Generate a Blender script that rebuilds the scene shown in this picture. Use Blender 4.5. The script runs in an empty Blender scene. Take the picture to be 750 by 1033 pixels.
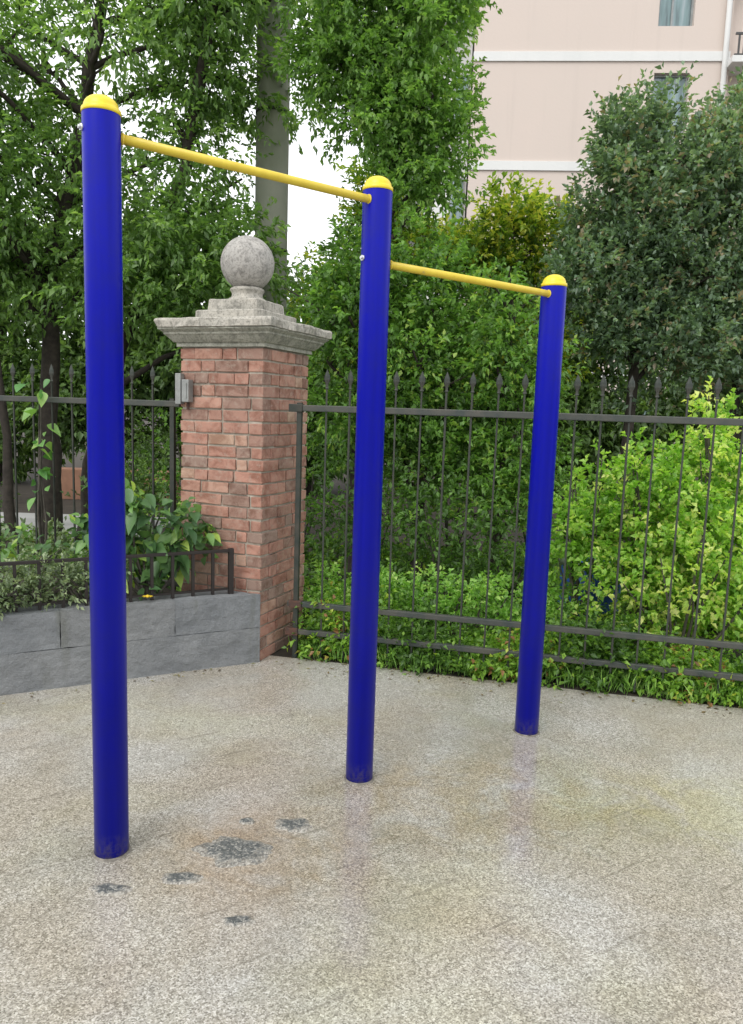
import bpy, bmesh, math, random
import numpy as np
from mathutils import Vector, Matrix, noise as mnoise

RAD = math.radians
scene = bpy.context.scene
COL = scene.collection
random.seed(7)
EYE = 1.55

# ------------------------------------------------------------------ tagging
def tag(o, label=None, cat=None, group=None, kind=None):
    if label: o['label'] = label
    if cat: o['category'] = cat
    if group: o['group'] = group
    if kind: o['kind'] = kind
    return o

def empty(name, loc, rz=0.0):
    o = bpy.data.objects.new(name, None)
    o.empty_display_size = 0.1
    COL.objects.link(o)
    o.location = loc
    o.rotation_euler = (0, 0, rz)
    return o

# ------------------------------------------------------------------ mesh builder
class MB:
    def __init__(self):
        self.bm = bmesh.new()
        self.tint = self.bm.faces.layers.float.new('tint')

    def faces_since(self, n, t):
        self.bm.faces.ensure_lookup_table()
        for f in self.bm.faces[n:]:
            f[self.tint] = t

    def box(self, c, s, rz=0.0, bevel=0.0, tint=0.5, jit=0.0, mat=None):
        n = len(self.bm.faces)
        m = mat if mat is not None else Matrix.Translation(c) @ Matrix.Rotation(rz, 4, 'Z')
        r = bmesh.ops.create_cube(self.bm, size=1.0, matrix=m @ Matrix.Diagonal((s[0], s[1], s[2], 1)))
        vs = r['verts']
        if jit:
            for v in vs:
                v.co += Vector((random.uniform(-jit, jit), random.uniform(-jit, jit), random.uniform(-jit, jit)))
        if bevel:
            es = list({e for v in vs for e in v.link_edges})
            bmesh.ops.bevel(self.bm, geom=es, offset=bevel, segments=2, affect='EDGES', profile=0.6)
        self.faces_since(n, tint)
        return self

    def prism(self, pts, z0, z1, tint=0.5):
        n = len(self.bm.faces)
        lo = [self.bm.verts.new((p[0], p[1], z0)) for p in pts]
        hi = [self.bm.verts.new((p[0], p[1], z1)) for p in pts]
        self.bm.faces.new(lo[::-1]); self.bm.faces.new(hi)
        k = len(pts)
        for i in range(k):
            self.bm.faces.new((lo[i], lo[(i + 1) % k], hi[(i + 1) % k], hi[i]))
        self.faces_since(n, tint)
        return self

    def tube(self, pts, radii, seg=12, cap=True, tint=0.5, wob=0.0):
        n = len(self.bm.faces)
        pts = [Vector(p) for p in pts]
        rings = []
        up = Vector((0.13, 0.97, 0.2)).normalized()
        for i, p in enumerate(pts):
            a = pts[max(i - 1, 0)]; b = pts[min(i + 1, len(pts) - 1)]
            d = (b - a).normalized()
            if abs(d.dot(up)) > 0.95: up = Vector((1, 0.1, 0)).normalized()
            u = (up - d * up.dot(d)).normalized(); w = d.cross(u)
            ring = []
            for k in range(seg):
                an = 2 * math.pi * k / seg
                rr = radii[i] if hasattr(radii, '__len__') else radii
                if wob: rr *= 1 + wob * mnoise.noise(Vector((math.cos(an) * 1.5, math.sin(an) * 1.5, p.z * 3 + p.x)))
                ring.append(self.bm.verts.new(p + (u * math.cos(an) + w * math.sin(an)) * rr))
            rings.append(ring)
        for i in range(len(rings) - 1):
            for k in range(seg):
                f = self.bm.faces.new((rings[i][k], rings[i][(k + 1) % seg], rings[i + 1][(k + 1) % seg], rings[i + 1][k]))
                f.smooth = True
        if cap:
            self.bm.faces.new(rings[0][::-1]); self.bm.faces.new(rings[-1])
        self.faces_since(n, tint)
        return self

    def lathe(self, prof, c=(0, 0, 0), seg=48, tint=0.5, smooth=True):
        n = len(self.bm.faces)
        c = Vector(c)
        rings = []
        for (r, z) in prof:
            if r < 1e-6:
                rings.append([self.bm.verts.new(c + Vector((0, 0, z)))])
            else:
                rings.append([self.bm.verts.new(c + Vector((r * math.cos(2 * math.pi * k / seg), r * math.sin(2 * math.pi * k / seg), z))) for k in range(seg)])
        for i in range(len(rings) - 1):
            A, B = rings[i], rings[i + 1]
            for k in range(seg):
                k2 = (k + 1) % seg
                if len(A) == 1 and len(B) == 1: continue
                if len(A) == 1: f = self.bm.faces.new((A[0], B[k2], B[k]))
                elif len(B) == 1: f = self.bm.faces.new((A[k], A[k2], B[0]))
                else: f = self.bm.faces.new((A[k], A[k2], B[k2], B[k]))
                f.smooth = smooth
        self.faces_since(n, tint)
        return self

    def build(self, name, m, parent=None, loc=None):
        bmesh.ops.recalc_face_normals(self.bm, faces=self.bm.faces[:])
        me = bpy.data.meshes.new(name)
        self.bm.to_mesh(me); self.bm.free()
        me.materials.append(m)
        o = bpy.data.objects.new(name, me)
        COL.objects.link(o)
        if parent: o.parent = parent
        if loc: o.location = loc
        return o

# ------------------------------------------------------------------ materials
def newmat(name):
    m = bpy.data.materials.new(name); m.use_nodes = True
    nt = m.node_tree; nt.nodes.clear()
    out = nt.nodes.new('ShaderNodeOutputMaterial')
    return m, nt, out

def N(nt, t, **kw):
    n = nt.nodes.new(t)
    for k, v in kw.items():
        if k.startswith('i_'):
            n.inputs[k[2:].replace('_', ' ')].default_value = v
        else: setattr(n, k, v)
    return n

def L(nt, a, b): nt.links.new(a, b)

def ramp(nt, fac, stops, interp='LINEAR'):
    r = nt.nodes.new('ShaderNodeValToRGB'); r.color_ramp.interpolation = interp
    els = r.color_ramp.elements
    while len(els) < len(stops): els.new(0.5)
    for e, (p, c) in zip(els, stops):
        e.position = p; e.color = (c[0], c[1], c[2], 1)
    L(nt, fac, r.inputs[0]); return r.outputs[0]

def mix(nt, fac, a, b, mode='MIX'):
    n = nt.nodes.new('ShaderNodeMix'); n.data_type = 'RGBA'; n.blend_type = mode
    if hasattr(fac, 'links'): L(nt, fac, n.inputs[0])
    else: n.inputs[0].default_value = fac
    for s, i in ((a, 6), (b, 7)):
        if hasattr(s, 'links'): L(nt, s, n.inputs[i])
        else: n.inputs[i].default_value = (s[0], s[1], s[2], 1)
    return n.outputs[2]

def objco(nt): return nt.nodes.new('ShaderNodeTexCoord').outputs['Object']

def noise(nt, co, scale, detail=4, rough=0.55, dist=0.0):
    n = N(nt, 'ShaderNodeTexNoise'); n.inputs['Scale'].default_value = scale
    n.inputs['Detail'].default_value = detail; n.inputs['Roughness'].default_value = rough
    n.inputs['Distortion'].default_value = dist
    L(nt, co, n.inputs['Vector']); return n.outputs['Fac']

def bump(nt, h, strength=0.4, dist=0.01):
    b = N(nt, 'ShaderNodeBump'); b.inputs['Strength'].default_value = strength; b.inputs['Distance'].default_value = dist
    L(nt, h, b.inputs['Height']); return b.outputs['Normal']

def simple(name, c, rough=0.5, metal=0.0, var=0.25, vs=8.0, c2=None, bmp=0.15, bs=60, coat=0.0, spec=0.5):
    m, nt, out = newmat(name)
    p = N(nt, 'ShaderNodeBsdfPrincipled')
    co = objco(nt)
    n1 = noise(nt, co, vs, 5)
    d = c2 or tuple(x * (1 - var) for x in c)
    L(nt, ramp(nt, n1, [(0.35, c), (0.68, d)]), p.inputs['Base Color'])
    n2 = noise(nt, co, bs, 3)
    L(nt, bump(nt, n2, bmp, 0.004), p.inputs['Normal'])
    p.inputs['Roughness'].default_value = rough; p.inputs['Metallic'].default_value = metal
    p.inputs['Coat Weight'].default_value = coat
    p.inputs['Specular IOR Level'].default_value = spec
    L(nt, p.outputs[0], out.inputs[0]); return m

def leafmat(name, stops, trans=0.35, rough=0.42, spec=0.5):
    m, nt, out = newmat(name)
    at = N(nt, 'ShaderNodeAttribute'); at.attribute_name = 'tint'
    co = objco(nt)
    col = ramp(nt, at.outputs['Fac'], stops)
    nn = noise(nt, co, 25, 2)
    col = mix(nt, 0.35, col, ramp(nt, nn, [(0.3, (0.35, 0.4, 0.3)), (0.7, (0.75, 0.7, 0.6))]), 'SOFT_LIGHT')
    p = N(nt, 'ShaderNodeBsdfPrincipled'); L(nt, col, p.inputs['Base Color'])
    p.inputs['Roughness'].default_value = rough
    p.inputs['Specular IOR Level'].default_value = spec
    t = N(nt, 'ShaderNodeBsdfTranslucent')
    L(nt, mix(nt, 1.0, col, (1.25, 1.35, 0.6), 'MULTIPLY'), t.inputs['Color'])
    ms = N(nt, 'ShaderNodeMixShader'); ms.inputs[0].default_value = trans
    L(nt, p.outputs[0], ms.inputs[1]); L(nt, t.outputs[0], ms.inputs[2])
    L(nt, ms.outputs[0], out.inputs[0]); return m

M = {}
# painted steel, slightly streaky
def paint(name, c, c2, rough, scuff, spec=0.5):
    m, nt, out = newmat(name)
    p = N(nt, 'ShaderNodeBsdfPrincipled'); co = objco(nt)
    mp = N(nt, 'ShaderNodeMapping'); mp.inputs['Scale'].default_value = (14, 14, 0.5); L(nt, co, mp.inputs['Vector'])
    n1 = noise(nt, mp.outputs[0], 2.0, 4)
    col = ramp(nt, n1, [(0.3, c), (0.75, c2)])
    sp = noise(nt, co, 38, 3, 0.6)
    spm = ramp(nt, sp, [(0.70, (0, 0, 0)), (0.76, (1, 1, 1))])
    col = mix(nt, spm, col, scuff)
    p.inputs['Specular IOR Level'].default_value = spec
    sx_ = N(nt, 'ShaderNodeSeparateXYZ'); L(nt, co, sx_.inputs[0])
    gz = N(nt, 'ShaderNodeMapRange'); L(nt, sx_.outputs['Z'], gz.inputs[0]); gz.inputs[1].default_value = 0.0; gz.inputs[2].default_value = 0.10; gz.inputs[3].default_value = 0.75; gz.inputs[4].default_value = 0.0
    gm = N(nt, 'ShaderNodeMath', operation='MULTIPLY'); L(nt, gz.outputs[0], gm.inputs[0]); L(nt, ramp(nt, noise(nt, co, 55, 5, 0.7), [(0.40, (0, 0, 0)), (0.62, (1, 1, 1))]), gm.inputs[1])
    if name == 'blue_paint':
        col = mix(nt, gm.outputs[0], col, (0.16, 0.14, 0.12))
        fd = ramp(nt, noise(nt, co, 7, 6, 0.7, 0.4), [(0.45, (0, 0, 0)), (0.75, (0.5, 0.5, 0.5))])
        col = mix(nt, fd, col, (0.010, 0.013, 0.20))
    L(nt, col, p.inputs['Base Color'])
    L(nt, ramp(nt, n1, [(0.2, (rough - .08,) * 3), (0.8, (rough + .12,) * 3)]), p.inputs['Roughness'])
    L(nt, bump(nt, noise(nt, co, 45, 3), 0.08, 0.004), p.inputs['Normal'])
    L(nt, p.outputs[0], out.inputs[0]); return m
M['blue'] = paint('blue_paint', (0.003, 0.006, 0.36), (0.0025, 0.005, 0.26), 0.32, (0.010, 0.013, 0.24), 0.16)
M['yellow'] = paint('yellow_plastic', (0.75, 0.60, 0.02), (0.68, 0.51, 0.015), 0.35, (0.8, 0.62, 0.05))
M['bar'] = paint('yellow_bar_paint', (0.66, 0.52, 0.045), (0.56, 0.41, 0.03), 0.38, (0.34, 0.26, 0.10))
M['steel'] = simple('zinc_steel', (0.62, 0.63, 0.65), 0.3, 0.9)
M['iron'] = simple('weathered_iron', (0.026, 0.036, 0.030), 0.55, 0.3, c2=(0.055, 0.052, 0.042), vs=14, bs=90)
M['rail_iron'] = simple('weathered_iron_rail', (0.036, 0.046, 0.042), 0.55, 0.1, c2=(0.075, 0.072, 0.06), vs=9, bs=90)
M['dark_iron'] = simple('dark_brown_iron', (0.022, 0.017, 0.015), 0.55, 0.2, vs=14)
M['rust'] = simple('rusty_iron', (0.10, 0.045, 0.03), 0.8, 0.1, c2=(0.05, 0.035, 0.03), vs=30)
M['galv'] = simple('galvanised_box', (0.30, 0.31, 0.30), 0.5, 0.4, vs=20)
M['bark'] = simple('dark_bark', (0.050, 0.040, 0.032), 0.9, vs=18, var=0.55, bmp=0.9, bs=45)
M['bark_grey'] = simple('grey_bark', (0.09, 0.08, 0.065), 0.9, vs=18, var=0.5, bmp=0.9, bs=45)
M['pole'] = simple('mossy_concrete_pole', (0.32, 0.325, 0.27), 0.85, vs=3, c2=(0.25, 0.27, 0.21), bmp=0.4, bs=40)
M['soil'] = simple('dark_soil', (0.045, 0.035, 0.025), 0.95, vs=6, var=0.5, bmp=0.9, bs=25)
M['lane'] = simple('grey_concrete_lane', (0.33, 0.33, 0.32), 0.85, vs=2)
M['terracotta'] = simple('terracotta_wall', (0.30, 0.155, 0.10), 0.8, vs=6)
M['drum'] = simple('blue_drum_plastic', (0.03, 0.10, 0.42), 0.4, vs=6)
def patch_mat():
    m, nt, out = newmat('black_mortar')
    p = N(nt, 'ShaderNodeBsdfPrincipled'); co = objco(nt)
    v = N(nt, 'ShaderNodeTexVoronoi'); v.inputs['Scale'].default_value = 170; L(nt, co, v.inputs['Vector'])
    sep = N(nt, 'ShaderNodeSeparateColor'); L(nt, v.outputs['Color'], sep.inputs[0])
    dk = ramp(nt, sep.outputs[0], [(0, (0.05, 0.055, 0.055)), (0.7, (0.12, 0.125, 0.12)), (1, (0.30, 0.29, 0.26))])
    lt = ramp(nt, sep.outputs[1], [(0, (0.11, 0.10, 0.085)), (0.4, (0.22, 0.205, 0.175)), (1, (0.38, 0.36, 0.32))])
    at = N(nt, 'ShaderNodeAttribute'); at.attribute_name = 'edge'
    ad = N(nt, 'ShaderNodeMath', operation='ADD'); L(nt, ramp(nt, at.outputs['Fac'], [(0.3, (0, 0, 0)), (1.0, (0.42, 0.42, 0.42))]), ad.inputs[0]); L(nt, noise(nt, co, 42, 6, 0.75), ad.inputs[1])
    L(nt, mix(nt, ramp(nt, ad.outputs[0], [(0.68, (0, 0, 0)), (0.84, (1, 1, 1))]), dk, lt), p.inputs['Base Color'])
    p.inputs['Roughness'].default_value = 0.5
    L(nt, bump(nt, noise(nt, co, 60, 5), 0.8, 0.006), p.inputs['Normal'])
    L(nt, p.outputs[0], out.inputs[0]); return m
M['patch'] = patch_mat()
M['collar'] = simple('grimy_mortar', (0.22, 0.20, 0.17), 0.7, vs=40, c2=(0.10, 0.09, 0.075), bmp=0.8, bs=150)
M['petal'] = simple('yellow_petal', (0.75, 0.55, 0.03), 0.6)

# stone of the pillar cap: pale with lichen specks
def stone_mat(name, a, b, dark, sc=9, streak=False):
    m, nt, out = newmat(name)
    p = N(nt, 'ShaderNodeBsdfPrincipled'); co = objco(nt)
    col = ramp(nt, noise(nt, co, sc, 6, 0.65), [(0.3, a), (0.7, b)])
    pit = noise(nt, co, 75, 3, 0.6)
    pm = ramp(nt, pit, [(0.36, (0.6, 0.6, 0.6)), (0.50, (0, 0, 0))])
    col = mix(nt, pm, col, dark)
    big = ramp(nt, noise(nt, co, 22, 6, 0.75, 0.6), [(0.50, (0, 0, 0)), (0.66, (0.75, 0.75, 0.75))])
    col = mix(nt, big, col, dark)
    mps = N(nt, 'ShaderNodeMapping'); mps.inputs['Scale'].default_value = (14, 14, 1.6); L(nt, co, mps.inputs['Vector'])
    stx = ramp(nt, noise(nt, mps.outputs[0], 1.5, 5, 0.6), [(0.52, (0, 0, 0)), (0.70, (0.6, 0.6, 0.6))])
    col = mix(nt, stx, col, tuple(x * 0.8 for x in dark))
    L(nt, col, p.inputs['Base Color']); p.inputs['Roughness'].default_value = 0.9
    h = mix(nt, 0.5, pit, noise(nt, co, 28, 4))
    L(nt, bump(nt, h, 0.55, 0.006), p.inputs['Normal'])
    L(nt, p.outputs[0], out.inputs[0]); return m
M['stone'] = stone_mat('speckled_cap_stone', (0.46, 0.43, 0.375), (0.36, 0.345, 0.305), (0.13, 0.128, 0.11))
M['ball'] = stone_mat('speckled_ball_stone', (0.42, 0.40, 0.37), (0.33, 0.32, 0.30), (0.13, 0.125, 0.115), 14)
M['cornice'] = stone_mat('greenish_cornice_stone', (0.37, 0.365, 0.31), (0.28, 0.285, 0.235), (0.12, 0.122, 0.10), 7)

# split grey block
def block_mat():
    m, nt, out = newmat('split_grey_block')
    p = N(nt, 'ShaderNodeBsdfPrincipled'); co = objco(nt)
    at = N(nt, 'ShaderNodeAttribute'); at.attribute_name = 'tint'
    base = ramp(nt, at.outputs['Fac'], [(0, (0.175, 0.185, 0.193)), (1, (0.19, 0.196, 0.198))])
    st = ramp(nt, noise(nt, co, 5, 6, 0.7), [(0.35, (0.6, 0.6, 0.6)), (0.7, (0.38, 0.39, 0.4))])
    col = mix(nt, 0.8, base, st, 'OVERLAY')
    gr = ramp(nt, noise(nt, co, 160, 2), [(0.3, (0.4, 0.4, 0.4)), (0.7, (0.6, 0.6, 0.6))])
    col = mix(nt, 0.6, col, gr, 'OVERLAY')
    # greenish damp runs
    mp = N(nt, 'ShaderNodeMapping'); mp.inputs['Scale'].default_value = (5, 5, 0.6); L(nt, co, mp.inputs['Vector'])
    run = ramp(nt, noise(nt, mp.outputs[0], 1.6, 4), [(0.58, (0, 0, 0)), (0.75, (0.6, 0.6, 0.6))])
    col = mix(nt, run, col, (0.10, 0.105, 0.075))
    L(nt, col, p.inputs['Base Color']); p.inputs['Roughness'].default_value = 0.85
    L(nt, bump(nt, noise(nt, co, 22, 8, 0.7), 0.9, 0.02), p.inputs['Normal'])
    L(nt, p.outputs[0], out.inputs[0]); return m
M['block'] = block_mat()

def brick_mat():
    m, nt, out = newmat('red_brick')
    p = N(nt, 'ShaderNodeBsdfPrincipled'); co = objco(nt)
    at = N(nt, 'ShaderNodeAttribute'); at.attribute_name = 'tint'
    base = ramp(nt, at.outputs['Fac'], [(0, (0.25, 0.175, 0.14)), (0.3, (0.33, 0.185, 0.14)), (0.6, (0.39, 0.205, 0.152)), (0.85, (0.42, 0.24, 0.18)), (1, (0.43, 0.30, 0.22))])
    dirt = ramp(nt, noise(nt, co, 10, 6, 0.7, 0.5), [(0.38, (0.22, 0.15, 0.12)), (0.56, (0.5, 0.5, 0.5))])
    col = mix(nt, 0.7, base, dirt, 'OVERLAY')
    eff = ramp(nt, noise(nt, co, 30, 5, 0.7), [(0.52, (0, 0, 0)), (0.72, (0.65, 0.65, 0.65))])
    col = mix(nt, eff, col, (0.38, 0.31, 0.255))
    L(nt, col, p.inputs['Base Color']); p.inputs['Roughness'].default_value = 0.9
    L(nt, bump(nt, noise(nt, co, 80, 5, 0.7), 0.6, 0.005), p.inputs['Normal'])
    L(nt, p.outputs[0], out.inputs[0]); return m
M['brick'] = brick_mat()
M['mortar'] = simple('pale_mortar', (0.42, 0.385, 0.32), 0.95, vs=12, c2=(0.24, 0.21, 0.17), bmp=0.6, bs=80)

def ground_mat():
    m, nt, out = newmat('exposed_aggregate_paving')
    p = N(nt, 'ShaderNodeBsdfPrincipled'); co = objco(nt)
    # grains
    v = N(nt, 'ShaderNodeTexVoronoi'); v.inputs['Scale'].default_value = 250; L(nt, co, v.inputs['Vector'])
    sep = N(nt, 'ShaderNodeSeparateColor'); L(nt, v.outputs['Color'], sep.inputs[0])
    grain = ramp(nt, sep.outputs[0], [(0.0, (0.165, 0.156, 0.138)), (0.2, (0.26, 0.248, 0.222)), (0.5, (0.355, 0.342, 0.312)), (0.78, (0.43, 0.418, 0.388)), (1.0, (0.58, 0.57, 0.545))])
    v2 = N(nt, 'ShaderNodeTexVoronoi'); v2.inputs['Scale'].default_value = 110; L(nt, co, v2.inputs['Vector'])
    sep2 = N(nt, 'ShaderNodeSeparateColor'); L(nt, v2.outputs['Color'], sep2.inputs[0])
    g2 = ramp(nt, sep2.outputs[1], [(0.0, (0.38, 0.37, 0.36)), (0.5, (0.5, 0.5, 0.5)), (1.0, (0.62, 0.62, 0.61))])
    col = mix(nt, 0.55, grain, g2, 'OVERLAY')
    # broad stains, brown / grey / faint green
    s1 = noise(nt, co, 1.3, 6, 0.6, 0.4)
    col = mix(nt, ramp(nt, s1, [(0.40, (0, 0, 0)), (0.60, (0.9, 0.9, 0.9))]), col, mix(nt, 1.0, col, (0.87, 0.81, 0.72), 'MULTIPLY'))
    mp = N(nt, 'ShaderNodeMapping'); mp.inputs['Location'].default_value = (7, 3, 0); L(nt, co, mp.inputs['Vector'])
    s2 = noise(nt, mp.outputs[0], 1.9, 5, 0.65)
    col = mix(nt, ramp(nt, s2, [(0.50, (0, 0, 0)), (0.72, (0.8, 0.8, 0.8))]), col, mix(nt, 1.0, col, (0.78, 0.79, 0.78), 'MULTIPLY'))
    mp2 = N(nt, 'ShaderNodeMapping'); mp2.inputs['Location'].default_value = (-2, 9, 0); L(nt, co, mp2.inputs['Vector'])
    s3 = noise(nt, mp2.outputs[0], 0.9, 4, 0.6)
    col = mix(nt, ramp(nt, s3, [(0.52, (0, 0, 0)), (0.70, (0.7, 0.7, 0.7))]), col, mix(nt, 1.0, col, (0.93, 0.93, 0.72), 'MULTIPLY'))
    def stain(x, y, rx, ry, c):
        fm = N(nt, 'ShaderNodeMapping'); fm.inputs['Location'].default_value = (-x / rx, -y / ry, 0); fm.inputs['Scale'].default_value = (1 / rx, 1 / ry, 1); L(nt, co, fm.inputs['Vector'])
        gs = N(nt, 'ShaderNodeTexGradient', gradient_type='SPHERICAL'); L(nt, fm.outputs[0], gs.inputs[0])
        k_ = N(nt, 'ShaderNodeMath', operation='MULTIPLY', use_clamp=True); L(nt, gs.outputs['Fac'], k_.inputs[0])
        L(nt, ramp(nt, noise(nt, co, 4.5, 6, 0.65, 0.6), [(0.38, (0, 0, 0)), (0.62, (2.0, 2.0, 2.0))]), k_.inputs[1])
        return mix(nt, k_.outputs[0], col, mix(nt, 1.0, col, c, 'MULTIPLY'))
    col = stain(1.35, 2.85, 0.6, 0.4, (0.97, 0.96, 0.78))
    col = stain(0.45, 2.9, 0.8, 0.6, (0.90, 0.83, 0.71))
    col = stain(-0.35, 2.45, 0.55, 0.40, (0.85, 0.77, 0.66))
    # small dark flecks of grit
    fl = noise(nt, co, 24, 6, 0.75)
    col = mix(nt, ramp(nt, fl, [(0.62, (0, 0, 0)), (0.74, (0.55, 0.55, 0.55))]), col, (0.12, 0.10, 0.08))
    # slab joints, half filled
    rot = N(nt, 'ShaderNodeMapping'); rot.vector_type = 'POINT'; rot.inputs['Rotation'].default_value = (0, 0, RAD(-33)); L(nt, co, rot.inputs['Vector'])
    wn = N(nt, 'ShaderNodeTexNoise'); wn.inputs['Scale'].default_value = 9; L(nt, co, wn.inputs['Vector'])
    sx = N(nt, 'ShaderNodeSeparateXYZ'); L(nt, rot.outputs[0], sx.inputs[0])
    def lines(sock, spacing, off, width, wob=0.012):
        a = N(nt, 'ShaderNodeMath', operation='MULTIPLY_ADD'); L(nt, wn.outputs['Fac'], a.inputs[0]); a.inputs[1].default_value = wob; L(nt, sock, a.inputs[2])
        a2 = N(nt, 'ShaderNodeMath', operation='SUBTRACT'); L(nt, a.outputs[0], a2.inputs[0]); a2.inputs[1].default_value = off + wob * 0.5
        b = N(nt, 'ShaderNodeMath', operation='PINGPONG'); L(nt, a2.outputs[0], b.inputs[0]); b.inputs[1].default_value = spacing / 2
        c = N(nt, 'ShaderNodeMapRange'); L(nt, b.outputs[0], c.inputs[0])
        c.inputs[1].default_value = width * 0.4; c.inputs[2].default_value = width; c.inputs[3].default_value = 1; c.inputs[4].default_value = 0
        return c.outputs[0]
    j1 = lines(sx.outputs['Y'], 0.245, 1.55, 0.006)
    j2 = lines(sx.outputs['X'], 0.98, 0.3, 0.006)
    jm = N(nt, 'ShaderNodeMath', operation='MULTIPLY_ADD'); L(nt, j2, jm.inputs[0]); jm.inputs[1].default_value = 0.15; L(nt, j1, jm.inputs[2])
    brk = ramp(nt, noise(nt, co, 2.6, 4, 0.7), [(0.46, (0, 0, 0)), (0.62, (0.55, 0.55, 0.55))])
    jf = N(nt, 'ShaderNodeMath', operation='MULTIPLY'); L(nt, jm.outputs[0], jf.inputs[0]); L(nt, brk, jf.inputs[1])
    col = mix(nt, jf.outputs[0], col, (0.13, 0.115, 0.09))
    L(nt, col, p.inputs['Base Color'])
    # damp: smoother film in patches
    wet = noise(nt, co, 0.8, 5, 0.6, 0.3)
    L(nt, ramp(nt, wet, [(0.38, (0.18,) * 3), (0.62, (0.36,) * 3)]), p.inputs['Roughness'])
    p.inputs['Specular IOR Level'].default_value = 0.5
    # thin water film left lying round the posts
    def blob(x, y, rx, ry, lo=0.0, hi=0.5):
        fm = N(nt, 'ShaderNodeMapping'); fm.inputs['Location'].default_value = (-x / rx, -y / ry, 0); fm.inputs['Scale'].default_value = (1 / rx, 1 / ry, 1); L(nt, co, fm.inputs['Vector'])
        gs = N(nt, 'ShaderNodeTexGradient', gradient_type='SPHERICAL'); L(nt, fm.outputs[0], gs.inputs[0])
        mr = N(nt, 'ShaderNodeMapRange'); L(nt, gs.outputs['Fac'], mr.inputs[0]); mr.inputs[1].default_value = lo; mr.inputs[2].default_value = hi
        return mr.outputs[0]
    fn = ramp(nt, noise(nt, co, 3.2, 6, 0.6, 0.5), [(0.25, (0.3, 0.3, 0.3)), (0.48, (1, 1, 1))])
    mxx = N(nt, 'ShaderNodeMath', operation='MAXIMUM'); L(nt, blob(-0.18, 2.40, 0.50, 0.75, 0.0, 0.35), mxx.inputs[0]); L(nt, blob(0.65, 2.95, 0.55, 0.85), mxx.inputs[1])
    fw2 = N(nt, 'ShaderNodeMath', operation='MULTIPLY', use_clamp=True); L(nt, mxx.outputs[0], fw2.inputs[0]); L(nt, fn, fw2.inputs[1])
    L(nt, fw2.outputs[0], p.inputs['Coat Weight']); p.inputs['Coat Roughness'].default_value = 0.15; p.inputs['Coat IOR'].default_value = 1.75
    L(nt, bump(nt, noise(nt, co, 12, 3), 0.06, 0.004), p.inputs['Coat Normal'])
    hh = mix(nt, 0.5, v.outputs['Distance'], fl)
    L(nt, bump(nt, hh, 0.12, 0.003), p.inputs['Normal'])
    L(nt, p.outputs[0], out.inputs[0]); return m
M['paving'] = ground_mat()

def wall_mat(name, a, b):
    m, nt, out = newmat(name)
    p = N(nt, 'ShaderNodeBsdfPrincipled'); co = objco(nt)
    col = ramp(nt, noise(nt, co, 0.5, 6, 0.6), [(0.3, a), (0.7, b)])
    mp = N(nt, 'ShaderNodeMapping'); mp.inputs['Scale'].default_value = (2.5, 2.5, 0.15); L(nt, co, mp.inputs['Vector'])
    col = mix(nt, ramp(nt, noise(nt, mp.outputs[0], 1.2, 5), [(0.55, (0, 0, 0)), (0.8, (0.5, 0.5, 0.5))]), col, tuple(x * 0.86 for x in b))
    L(nt, col, p.inputs['Base Color']); p.inputs['Roughness'].default_value = 0.85
    L(nt, bump(nt, noise(nt, co, 14, 4), 0.25, 0.01), p.inputs['Normal'])
    L(nt, p.outputs[0], out.inputs[0]); return m
M['pink'] = wall_mat('pale_pink_render', (0.60, 0.515, 0.463), (0.58, 0.505, 0.455))
M['white'] = wall_mat('white_band_paint', (0.70, 0.70, 0.69), (0.63, 0.64, 0.63))
M['balcony_rail'] = simple('dark_baluster', (0.06, 0.06, 0.06), 0.5)
M['frame'] = simple('window_frame_grey', (0.30, 0.32, 0.32), 0.5)
M['recess'] = simple('recess_grey', (0.30, 0.30, 0.31), 0.8)
def curtain_mat():
    m, nt, out = newmat('teal_curtain_glass')
    p = N(nt, 'ShaderNodeBsdfPrincipled'); co = objco(nt)
    mp = N(nt, 'ShaderNodeMapping'); mp.inputs['Scale'].default_value = (3.5, 3.5, 0.4); L(nt, co, mp.inputs['Vector'])
    L(nt, ramp(nt, noise(nt, mp.outputs[0], 1.5, 3), [(0.35, (0.09, 0.13, 0.14)), (0.5, (0.17, 0.26, 0.27)), (0.68, (0.30, 0.36, 0.39))]), p.inputs['Base Color'])
    p.inputs['Roughness'].default_value = 0.15; p.inputs['Coat Weight'].default_value = 0.3
    L(nt, p.outputs[0], out.inputs[0]); return m
M['curtain'] = curtain_mat()

# leaf colours (tint runs 0 old/dark .. 1 young/light)
M['camphor'] = leafmat('camphor_leaf', [(0, (0.10, 0.175, 0.065)), (0.45, (0.175, 0.305, 0.10)), (0.8, (0.24, 0.39, 0.135)), (1, (0.32, 0.47, 0.17))], 0.52)
M['camphor_light'] = leafmat('light_camphor_leaf', [(0, (0.10, 0.19, 0.055)), (0.45, (0.17, 0.32, 0.085)), (0.8, (0.25, 0.43, 0.12)), (1, (0.34, 0.50, 0.16))], 0.5)
M['evergreen'] = leafmat('mid_evergreen_leaf', [(0, (0.07, 0.14, 0.04)), (0.45, (0.14, 0.28, 0.065)), (0.8, (0.22, 0.41, 0.09)), (1, (0.36, 0.50, 0.12))], 0.45)
M['osmanthus'] = leafmat('yellow_green_leaf', [(0, (0.09, 0.17, 0.04)), (0.4, (0.21, 0.34, 0.05)), (0.7, (0.42, 0.52, 0.08)), (1, (0.64, 0.62, 0.11))], 0.48)
M['bluegreen'] = leafmat('dark_bluish_leaf', [(0, (0.095, 0.150, 0.100)), (0.45, (0.175, 0.275, 0.180)), (0.88, (0.27, 0.38, 0.255)), (0.97, (0.29, 0.35, 0.22)), (1, (0.32, 0.27, 0.19))], 0.42, 0.36, 0.6)
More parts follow.
